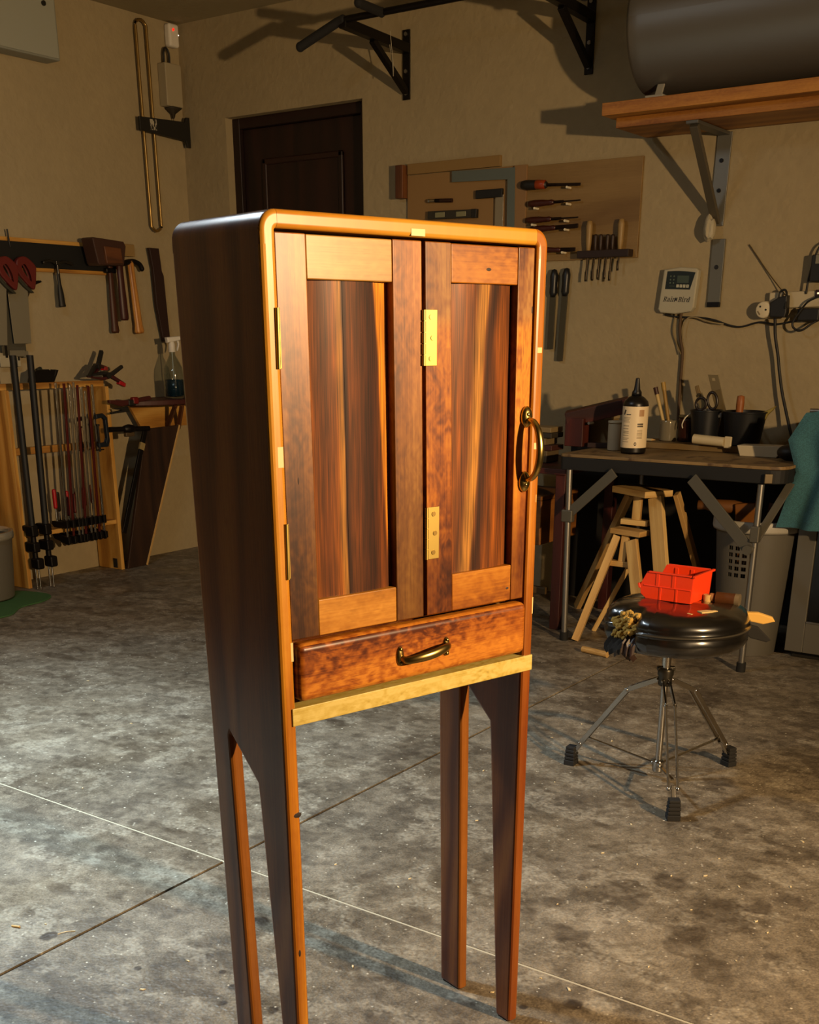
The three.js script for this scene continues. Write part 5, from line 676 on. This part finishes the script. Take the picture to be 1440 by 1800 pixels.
{ // step stool under the table
  const t = thing('step_stool', 'small folding wooden step ladder standing under the table', 'step stool', [-2.0, 0, -4.4]);
  const w = M.paleWood, q = (x, y, z) => V(x + 2.0, y, z + 4.4);
  mesh('top_step', at(box(0.225, 0.026, 0.14, 0.003, 0), 0.05, 0.605, 0.0, 0, -0.5, 0), w, t);
  mesh('leg', beam(q(-2.01, 0.59, -4.42), q(-2.385, 0.0, -4.73), 0.022, 0.045, 0.002, V(1, 0, 1)), w, t);
  mesh('leg', beam(q(-1.87, 0.59, -4.36), q(-1.70, 0.0, -4.20), 0.065, 0.022, 0.002, V(-0.2, 0, 1)), w, t);
  mesh('leg', beam(q(-1.82, 0.60, -4.45), q(-1.68, 0.0, -4.66), 0.02, 0.04, 0.002, V(0, 0, 1)), w, t);
  mesh('leg', beam(q(-2.015, 0.425, -4.33), q(-2.105, 0.0, -4.175), 0.03, 0.05, 0.002, V(0.3, 0, 1)), w, t);
  mesh('leg', beam(q(-1.945, 0.415, -4.32), q(-1.80, 0.0, -4.19), 0.052, 0.02, 0.002, V(-0.1, 0, 1)), w, t);
  mesh('leg', beam(q(-1.98, 0.30, -4.40), q(-2.12, 0.0, -4.38), 0.02, 0.035, 0.002, V(0.4, 0, 1)), w, t);
  mesh('upper_rung', at(box(0.115, 0.022, 0.04, 0.002, 0), 0.043, 0.482, 0.03, 0, 0.12, -0.03), w, t);
  mesh('lower_step', at(box(0.145, 0.022, 0.075, 0.002, 0), 0.035, 0.446, 0.06, 0, -0.15, -0.02), w, t);
  mesh('lower_rung', at(box(0.115, 0.022, 0.035, 0.002, 0), 0.013, 0.313, 0.07, 0, 0.1, -0.02), w, t);
  mesh('strut', beam(q(-1.955, 0.585, -4.38), q(-1.955, 0.49, -4.375), 0.036, 0.02), w, t); mesh('strut', beam(q(-1.975, 0.437, -4.33), q(-1.985, 0.322, -4.33), 0.032, 0.02), w, t);
  const d = thing('loose_dowel', 'short wooden dowel sticking out beside the step stool', 'dowel', [-1.87, 0.215, -4.03]); mesh('dowel_body', rod([-0.09, 0, 0.0], [0.03, 0, 0.02], 0.013), M.paleWood, d); d.position.set(-1.9, 0.0, -4.02); d.children[0].position.y = 0.0135;
}
single('added_shade_board', 'near-black board added against the wall as the shade behind the folding table', 'board', at(box(1.42, 0.73, 0.02, 0.002), 0, 0.3655, 0), std('#0d0b09', 0.8), [-1.86, 0, -4.955]);  // added dark sheet that stands in for the shade under the table
{ // laundry basket with offcuts
  const bs = thing('laundry_basket', 'grey plastic laundry basket with square holes and a pale rim', 'basket', [-1.475, 0, -4.46]);
  const g = []; const R0 = 0.118, R1 = 0.158, Hh = 0.5, N = 96, rows = [0, 0.315, 0.331, 0.3415, 0.3575, 0.368, 0.384, 0.3945, 0.4105, 0.421, 0.437, Hh];
  const pt = (k, y, o) => { const a = k / N * 6.28319, r = lerp(R0, R1, y / Hh) - o; return [r * Math.sin(a), y, r * Math.cos(a)]; };
  const pos = []; const quad = (a, b, c, d) => pos.push(...a, ...b, ...c, ...a, ...c, ...d);
  const hole = (k, j) => j % 2 === 1 && j < 10 && (k + 6) % 96 < 12 && (k + 6) % 3 < 2;
  for (let k = 0; k < N; k++) for (let j = 0; j < rows.length - 1; j++) {
    const y0 = rows[j], y1 = rows[j + 1], h = hole(k, j);
    if (!h) { quad(pt(k, y0, 0), pt(k + 1, y0, 0), pt(k + 1, y1, 0), pt(k, y1, 0)); quad(pt(k + 1, y0, 0.004), pt(k, y0, 0.004), pt(k, y1, 0.004), pt(k + 1, y1, 0.004)); }
    else { quad(pt(k, y0, 0), pt(k, y0, 0.004), pt(k + 1, y0, 0.004), pt(k + 1, y0, 0)); quad(pt(k, y1, 0.004), pt(k, y1, 0), pt(k + 1, y1, 0), pt(k + 1, y1, 0.004)); quad(pt(k, y0, 0.004), pt(k, y0, 0), pt(k, y1, 0), pt(k, y1, 0.004)); quad(pt(k + 1, y0, 0), pt(k + 1, y0, 0.004), pt(k + 1, y1, 0.004), pt(k + 1, y1, 0)); }
  }
  const bg = new THREE.BufferGeometry(); bg.setAttribute('position', new THREE.Float32BufferAttribute(pos, 3)); bg.computeVertexNormals();
  mesh('basket_body', [fin(bg), at(fin(new THREE.CylinderGeometry(R0 - 0.002, R0 - 0.002, 0.006, 32)), 0, 0.004, 0)], std('#57534a', 0.5), bs);
  mesh('rim', lathe([[0.152, 0.49], [0.17, 0.49], [0.173, 0.5], [0.172, 0.53], [0.166, 0.535], [0.156, 0.53]], 40), std('#9b968a', 0.5), bs);
  const oc = (label, pos, fn) => { const t = thing('turned_offcut', label, 'offcut', pos, 0, 'offcuts in the laundry basket'); fn(t); };
  oc('orange wood block standing out of the laundry basket', [-1.50, 0.33, -4.44], t => mesh('offcut_body', at(box(0.085, 0.26, 0.06, 0.006), 0, 0.13, 0, 0, 0, 0.15), std('#7a4a18', 0.5), t));
  oc('reddish wood offcut leaning at the back of the laundry basket', [-1.43, 0.35, -4.50], t => mesh('offcut_body', at(box(0.06, 0.24, 0.05, 0.006), 0, 0.12, 0, 0, 0, -0.12), std('#5a3212', 0.5), t));
  oc('turned wooden handle lying on the left rim of the laundry basket', [-1.625, 0.56, -4.44], t => mesh('offcut_body', at(lathe([[0.0001, -0.09], [0.018, -0.088], [0.026, -0.05], [0.026, 0.03], [0.016, 0.06], [0.02, 0.09], [0.0001, 0.092]], 18), 0, 0.006, 0, 0, 0.2, HP), std('#6b431d', 0.5), t));
}
{ // stove-like metal cabinet and towel
  const o = thing('oven', 'grey metal oven with a dark glass door at the right edge', 'oven', [-0.93, 0.0, -4.42]);
  const gm = std('#6a665c', 0.45, 0.4);
  mesh('oven_body', at(box(0.74, 0.88, 0.44, 0.006), 0, 0.47, -0.235), std('#3b3833', 0.5, 0.2), o);
  for (const [x0, x1, y0, y1] of [[-0.37, -0.30, 0.03, 0.91], [0.30, 0.37, 0.03, 0.91], [-0.30, 0.30, 0.03, 0.15], [-0.30, 0.30, 0.80, 0.91]]) mesh('door_frame', at(box(x1 - x0, y1 - y0, 0.02, 0.003), (x0 + x1) / 2, (y0 + y1) / 2, -0.004), gm, o);
  mesh('glass_door', at(box(0.6, 0.65, 0.01, 0.002), 0, 0.475, -0.008), std('#0b0a09', 0.12), o); mesh('trim', at(box(0.6, 0.008, 0.012, 0.002), 0, 0.152, 0.002), M.steel, o);
  mesh('foot', at(box(0.7, 0.03, 0.4, 0.003), 0, 0.015, -0.23), M.black, o); mesh('handle', [rod([-0.36, 0.945, 0.075], [0.36, 0.945, 0.075], 0.009), rod([-0.28, 0.89, 0.0], [-0.28, 0.945, 0.075], 0.007), rod([0.28, 0.89, 0.0], [0.28, 0.945, 0.075], 0.007)], M.steel, o);
  // towel hung over the handle
  const t = thing('teal_towel', 'teal towel hanging over the front of the oven', 'towel', [-1.23, 0.0, -4.33]);
  const NX = 40, NY = 60, P = [], U = [], I = [];
  for (let j = 0; j <= NY; j++) for (let i = 0; i <= NX; i++) {
    const v = j / NY, u = i / NX, y = v < 0.08 ? 0.962 - 0.006 * Math.pow((v / 0.08 - 1), 2) : lerp(0.962, 0.525, (v - 0.08) / 0.92);
    const left = v < 0.3 ? lerp(-0.04, -0.115, v / 0.3) : v < 0.55 ? lerp(-0.115, -0.072, (v - 0.3) / 0.25) : lerp(-0.072, -0.125, (v - 0.55) / 0.45);
    const x = lerp(left, 0.3, u) , fold = 0.016 * Math.sin(u * 21 + 1.5 * v) * sstep(0.05, 0.5, v) + 0.012 * Math.sin(u * 9 + 2) * v;
    const z = (v < 0.08 ? -0.02 + 0.052 * Math.sqrt(1 - Math.pow(1 - v / 0.08, 2)) * 1 : 0.032) + fold + 0.012 * v - 0.045 * sstep(0.3, 0, u) * v;
    P.push(x, y - 0.02 * sstep(0.3, 0, u) * (v < 0.1 ? 1 : 1 - v), z); U.push(x * 3, y * 3);
  }
  for (let j = 0; j < NY; j++) for (let i = 0; i < NX; i++) { const a = j * (NX + 1) + i; I.push(a, a + NX + 1, a + 1, a + 1, a + NX + 1, a + NX + 2); }
  const f = new THREE.BufferGeometry(); f.setAttribute('position', new THREE.Float32BufferAttribute(P, 3)); f.setAttribute('uv', new THREE.Float32BufferAttribute(U, 2)); f.setIndex(I); f.computeVertexNormals();
  const b = f.clone(), N = f.attributes.normal, BP = b.attributes.position; for (let i = 0; i < BP.count; i++) BP.setXYZ(i, P[i * 3] - N.getX(i) * 0.006, P[i * 3 + 1] - N.getY(i) * 0.006, P[i * 3 + 2] - N.getZ(i) * 0.006); b.setIndex(I.slice().reverse()); b.computeVertexNormals();
  const E = []; const vtx = (k, s) => s ? [BP.getX(k), BP.getY(k), BP.getZ(k)] : [P[k * 3], P[k * 3 + 1], P[k * 3 + 2]]; for (let j = 0; j < NY; j++) { const a = j * (NX + 1), c = (j + 1) * (NX + 1); E.push(...vtx(a, 0), ...vtx(a, 1), ...vtx(c, 1), ...vtx(a, 0), ...vtx(c, 1), ...vtx(c, 0)); } for (let i = 0; i < NX; i++) { const a = NY * (NX + 1) + i; E.push(...vtx(a, 0), ...vtx(a, 1), ...vtx(a + 1, 1), ...vtx(a, 0), ...vtx(a + 1, 1), ...vtx(a + 1, 0)); }
  const eg = new THREE.BufferGeometry(); eg.setAttribute('position', new THREE.Float32BufferAttribute(E, 3)); eg.computeVertexNormals();
  const tt = tex(256, 256, (u, v) => { const n = noise(u * 120, v * 120, 4), k = 0.85 + 0.3 * n; return [48 * k, 90 * k, 100 * k]; }); tt.repeat.set(1.3, 1.3);
  mesh('towel_cloth', [fin(f), fin(b), fin(eg)], new THREE.MeshPhysicalMaterial({ map: tt, roughness: 0.95, sheen: 0.3, sheenRoughness: 0.7, sheenColor: new THREE.Color('#5aa09a') }), t);
  const hem = tube([[-0.122, 0.533, -0.015], [-0.05, 0.53, 0.024], [0.02, 0.53, 0.03], [0.1, 0.53, 0.02]], 0.004); 
}
// ---------- drum stool ----------
{
  const t = thing('drum_stool', 'round black vinyl drum stool with torn padding on a chrome tripod', 'stool', [-1.162, 0, -2.87]);
  const vinyl = new THREE.MeshPhysicalMaterial({ color: '#0e0c0a', roughness: 0.28, clearcoat: 1, clearcoatRoughness: 0.12 });
  const cen = V(-1.162, 0, -2.87), RS = 0.188, dirTo = Math.atan2(1.162, 2.87);        // angle (x, z) towards the camera
  const tornA = dirTo - 0.9;                                                          // torn place at the front left
  const prof = [[0.0001, 0.372], [0.15, 0.372], [0.172, 0.378], [0.186, 0.39], [0.192, 0.402], [0.193, 0.414], [0.190, 0.425], [0.187, 0.43], [0.194, 0.433], [0.1955, 0.436], [0.194, 0.439], [0.189, 0.442], [0.191, 0.45], [0.189, 0.46], [0.182, 0.472], [0.168, 0.481], [0.145, 0.487], [0.1, 0.4905], [0.05, 0.491], [0.0001, 0.49]];
  const sg = new THREE.LatheGeometry(prof.map(p => new THREE.Vector2(...p)), 96), P = sg.attributes.position;
  for (let i = 0; i < P.count; i++) { const x = P.getX(i), y = P.getY(i), z = P.getZ(i), r = Math.hypot(x, z), a = Math.atan2(x, z); let d = Math.abs(a - tornA); if (d > Math.PI) d = 6.283 - d; const hole = sstep(0.36, 0.2, d) * sstep(0.12, 0.16, r) * sstep(0.382, 0.39, y); let k = 1 - 0.13 * hole + (0.012 * (noise(a * 5, y * 60, 3) - 0.5) + 0.016 * (noise(a * 26, y * 14, 9) - 0.5) * sstep(0.43, 0.39, y)) * sstep(0.05, 0.15, r); const wr = y > 0.462 ? 0.012 * (fbm(x * 16, z * 16, 8, 3) - 0.5) : 0; P.setXYZ(i, x * k, y + wr, z * k); }
  sg.computeVertexNormals(); mesh('seat', fin(sg), vinyl, t);
  const pipe = []; for (let i = 0; i <= 60; i++) { const a = tornA + 0.36 + (6.283 - 0.72) * i / 60; pipe.push([0.1945 * Math.sin(a), 0.436, 0.1945 * Math.cos(a)]); } mesh('piping', tube(pipe, 0.0028, { seg: 160, rad: 6 }), std('#3a362e', 0.25, 0.2), t);
  const foam = [], q = (a, y, r) => [r * Math.sin(a), y, r * Math.cos(a)]; for (let i = 0; i < 110; i++) { const a = tornA + R(-0.27, 0.27), y = R(0.40, 0.478), g = new THREE.IcosahedronGeometry(R(0.005, 0.012), 0); g.scale(R(0.7, 1.5), R(0.6, 1.1), R(0.7, 1.4)); const p = q(a, y, R(0.155, 0.178)); g.rotateY(R(0, 6)); g.rotateZ(R(-1, 1)); g.translate(...p); foam.push(fin(g)); }
  mesh('torn_foam', foam, woodMat(191, ['#6a4a18', '#b08a3a', '#e0bc66'], { w: 64, h: 64, sx: 0.05, sy: 0.05, bands: 60 }, { roughness: 0.95 }), t, 'yellow crumbling foam').userData.kind = 'stuff';
  const flap = (a0, a1, pts, mat = vinyl) => { const pos = [], n = 10; for (let i = 0; i <= n; i++) for (const [r, y] of pts) pos.push(q(lerp(a0, a1, i / n), y + 0.006 * Math.sin(i * 2.1), r * (1 + 0.02 * Math.sin(i * 1.7)))); const o = [], m = pts.length; for (let i = 0; i < n; i++) for (let j = 0; j < m - 1; j++) { const A = pos[i * m + j], B = pos[i * m + j + 1], C = pos[(i + 1) * m + j + 1], D = pos[(i + 1) * m + j]; o.push(...A, ...B, ...C, ...A, ...C, ...D); } const g = new THREE.BufferGeometry(); g.setAttribute('position', new THREE.Float32BufferAttribute(o, 3)); g.computeVertexNormals(); return fin(g); };
  mesh('vinyl_flap', [flap(tornA - 0.3, tornA + 0.1, [[0.168, 0.41], [0.19, 0.395], [0.2, 0.38], [0.2, 0.365]])], std('#1c150d', 0.9), t); mesh('vinyl_flap', [flap(tornA + 0.12, tornA + 0.34, [[0.175, 0.42], [0.194, 0.4], [0.197, 0.375], [0.18, 0.36]])], std('#2c1a10', 0.5), t);
  const ra = dirTo + 1.62; mesh('loose_strip', [at(extr([[-0.02, 0.012], [0.03, 0.0], [0.066, -0.034], [0.055, -0.04], [0.012, -0.03], [-0.016, -0.006]], 0.02, 0.003), 0.186 * Math.sin(ra), 0.43, 0.186 * Math.cos(ra), 0, 0.5, 0)], std('#100d0a', 0.9), t);
  mesh('foam_tab', [at(extr([[-0.022, 0.016], [0.018, 0.01], [0.056, -0.008], [0.062, -0.02], [0.03, -0.024], [-0.004, -0.012]], 0.014, 0.003), 0.196 * Math.sin(ra), 0.458, 0.196 * Math.cos(ra), 0.2, 0.6, 0)], std('#c79b4a', 0.9), t, 'yellow foam tab');
  for (const c of t.children) c.geometry.translate(0.016, 0.036, -0.006);
  mesh('post', [rod([0, 0.30, 0], [0, 0.41, 0], 0.0125), rod([0, 0.06, 0], [0, 0.31, 0], 0.0095)], M.chrome, t);
  mesh('collar', [lathe([[0.0001, 0.29], [0.018, 0.29], [0.02, 0.295], [0.02, 0.318], [0.0225, 0.32], [0.0225, 0.336], [0.018, 0.34], [0.0001, 0.34]], 24), at(box(0.05, 0.012, 0.014, 0.003), 0, 0.338, 0.0, 0, 0.6)], std('#4a463e', 0.3, 0.9), t);
  mesh('lower_hub', [lathe([[0.0001, 0.03], [0.012, 0.03], [0.016, 0.036], [0.016, 0.062], [0.011, 0.068], [0.0001, 0.068]], 18)], M.chrome, t);
  const feet = [[-1.43, -2.853], [-1.041, -3.116], [-1.015, -2.64]];
  for (const [fx, fz] of feet) {
    const d = V(fx - cen.x, 0, fz - cen.z), L = d.length(); d.normalize(); const s = V(d.z, 0, -d.x), pt = (r, y, o) => V(d.x * r + s.x * o, y, d.z * r + s.z * o).toArray();
    const bars = []; for (const o of [-1, 1]) { const ps = [pt(0.018, 0.305, o * 0.009), pt(0.105, 0.262, o * 0.0125), pt(L - 0.03, 0.075, o * 0.0125)]; bars.push(beam(ps[0], ps[1], 0.005, 0.014, 0.001, V(0, 1, 0)), beam(ps[1], ps[2], 0.005, 0.014, 0.001, V(0, 1, 0)), ball(0.0055, ...ps[0]), ball(0.0055, ...ps[1]), ball(0.006, ...ps[2])); }
    bars.push(beam(pt(L - 0.036, 0.082, 0), pt(L - 0.002, 0.03, 0), 0.012, 0.012, 0.002, V(0, 1, 0)));
    const lg = mesh('leg', bars, M.chrome, t);
    const ft = []; for (const [y, w] of [[0.008, 0.036], [0.022, 0.034], [0.033, 0.034], [0.044, 0.032], [0.054, 0.03]]) ft.push(at(box(w, y < 0.01 ? 0.016 : 0.0085, w * 0.9, 0.002), d.x * L, y, d.z * L, 0, Math.atan2(d.x, d.z))); ft.push(at(box(0.028, 0.05, 0.025, 0.003), d.x * L, 0.03, d.z * L, 0, Math.atan2(d.x, d.z))); mesh('rubber_foot', ft, M.rubber, lg);
    mesh('brace', [beam(pt(0.012, 0.055, 0), pt(L - 0.045, 0.095, 0), 0.009, 0.004, 0.001, V(0, 1, 0)), ball(0.006, ...pt(0.016, 0.055, 0))], M.chrome, t);
  }
}
{ // red parts bin on the stool
  const b = thing('parts_bin', 'bright orange-red plastic parts bin standing on the black stool seat', 'bin', [-1.172, 0.528, -2.921], -0.03); b.scale.setScalar(0.972);
  const om = new THREE.MeshPhysicalMaterial({ color: '#e03a10', roughness: 0.38 });
  const W = 0.15, D = 0.125, Hh = 0.076, th = 0.0028;
  const side = z => at(extr([[-W / 2 + 0.012, 0], [W / 2 - 0.004, 0], [W / 2, Hh], [-W / 2 + 0.012, Hh], [-W / 2 - 0.008, 0.035], [-W / 2 - 0.004, 0.012]], th, 0.0006), 0, 0, z);
  mesh('bin_side', side(D / 2), om, b); mesh('bin_side', side(-D / 2), om, b);
  mesh('bin_floor', at(box(W - 0.014, th, D, 0.0008), 0.004, th / 2, 0), om, b);
  mesh('bin_back', beam([W / 2 - 0.004, 0.0, 0], [W / 2, Hh, 0], D, th, 0.0008, V(1, 0, 0)), om, b);
  mesh('bin_front', beam([-W / 2 + 0.012, 0, 0], [-W / 2 - 0.008, 0.035, 0], D, th, 0.0008, V(1, 0, 0)), om, b);
  mesh('rim', [at(box(W * 0.84, 0.005, 0.006, 0.001), 0.006, Hh, D / 2 + 0.002), at(box(W * 0.84, 0.005, 0.006, 0.001), 0.006, Hh, -D / 2 - 0.002), at(box(0.008, 0.006, D + 0.012, 0.001), W / 2 + 0.003, Hh, 0), at(box(0.006, 0.014, D + 0.006, 0.001), -W / 2 - 0.01, 0.034, 0, 0, 0, 0.3)], om, b);
  mesh('rib', [-0.03, 0.018].flatMap(x => [at(box(0.01, 0.036, 0.0024, 0.0006), x, 0.056, D / 2 + 0.0016), at(box(0.006, 0.036, 0.0024, 0.0006), x + 0.01, 0.018, D / 2 + 0.0016), at(box(0.01, 0.05, 0.0024, 0.0006), x, 0.045, -D / 2 + 0.003)]).concat([at(box(W * 0.94, 0.003, 0.003, 0.0006), 0, 0.037, D / 2 + 0.0018)]), om, b);
  const r = thing('sanding_roll', 'small brown roll lying on the stool seat behind the bin', 'roll', [-1.05, 0.518, -2.945], 0.1); mesh('roll_body', at(fin(new THREE.CylinderGeometry(0.017, 0.017, 0.055, 20)), 0.012, 0.0172, 0, 0, 0, HP), std('#4a2c16', 0.35), r); mesh('roll_core', at(fin(new THREE.CylinderGeometry(0.012, 0.012, 0.012, 16)), -0.026, 0.0172, 0, 0, 0, HP), std('#8a6a44', 0.6), r); mesh('shiny_end', at(fin(new THREE.CylinderGeometry(0.0172, 0.0172, 0.012, 20)), 0.042, 0.0172, 0, 0, 0, HP), std('#8a7a60', 0.25, 0.5), r);
  const k = thing('cork', 'pale cork beside the brown roll on the stool seat', 'cork', [-1.088, 0.52, -2.935]); mesh('cork_body', at(fin(new THREE.CylinderGeometry(0.011, 0.01, 0.022, 16)), 0, 0.012, 0), std('#b7935a', 0.9), k);
  const c = [[-1.265, 0.005, 'pale wood chip at the torn left edge of the seat', 0.022, 0.012], [-1.285, 0.03, 'second pale offcut at the torn left edge of the seat', 0.028, 0.018], [-1.075, 0.10, 'thin wood splinter in front of the roll', 0.05, 0.006], [-1.13, 0.115, 'broad pale shaving sticking out under the bin', 0.045, 0.004], [-1.105, 0.155, 'short white splinter on the front of the seat', 0.016, 0.004]];
  for (const [x, dz, label, l, h] of c) single('seat_chip', label, 'wood chip', box(l, h, l * 0.45, 0.001), std('#c9ab70', 0.8), [x * 0.97, 0.519 + h / 2, -2.915 + dz * 0.9], x * 40);
}
{ // chips and shavings lying on the floor
  const CH = [[-3.305, -2.588], [-3.094, -2.438], [-2.796, -2.344], [-2.47, -1.875], [-2.52, -2.797], [-2.468, -3.032], [-2.495, -2.962], [-2.316, -2.974], [-1.939, -3.988], [-1.575, -3.203], [-1.59, -3.027], [-1.42, -3.108], [-1.614, -2.652], [-1.434, -2.329], [-1.382, -1.948], [-0.965, -1.639], [-1.399, -2.693], [-1.089, -2.542], [-0.824, -2.477], [-0.817, -2.367], [-0.73, -2.357], [-0.641, -2.219], [-0.617, -2.03], [-0.883, -2.32], [-0.87, -2.057], [-1.021, -2.15], [-1.035, -2.037], [-0.689, -2.695], [-0.604, -2.184], [-0.632, -2.426], [-0.847, -1.735], [-0.755, -1.905], [-0.913, -1.739], [-1.903, -1.308], [-1.531, -1.25], [-1.537, -1.378], [-1.246, -1.556], [-1.378, -1.897], [-1.573, -1.906], [-1.072, -2.341], [-0.975, -2.33], [-0.778, -2.186], [-0.822, -2.872]];
  const cm = std('#cdbb92', 0.8), shapes = [0, 1, 2, 3].map(k => extr([[-0.006 - k * 0.001, 0], [-0.001, 0.0025 + k * 0.0006], [0.007, 0.001], [0.004, -0.003]], 0.002, 0.0004).rotateX(-HP));
  CH.forEach(([x, z], i) => { const m = single('wood_chip', 'tiny pale wood chip lying on the concrete floor', 'wood chip', shapes[i % 4].clone(), cm, [x, 0.0012, z], R(0, 6), 'wood chips scattered over the floor'); const s = R(0.35, 0.95); m.scale.set(s, 1, s); });
  single('wood_stub', 'short broken stick lying at the left edge of the floor', 'stick', rod([-0.009, 0.0025, 0.003], [0.009, 0.0025, -0.004], 0.0025), M.paleWood, [-1.945, 0, -1.262]);
  single('curled_shaving', 'thin curved wood shaving lying on the floor by the cut joint', 'shaving', tube([[-0.01, 0.001, 0.015], [-0.006, 0.002, 0.005], [0.0, 0.002, -0.005], [0.009, 0.001, -0.015]], 0.0009), cm, [-1.835, 0, -1.31]);
}
scene.traverse(o => { if (o.isMesh) { o.castShadow = o.receiveShadow = true; } if (o.isLight && o.shadow) o.castShadow = true; });
renderer.render(scene, camera);
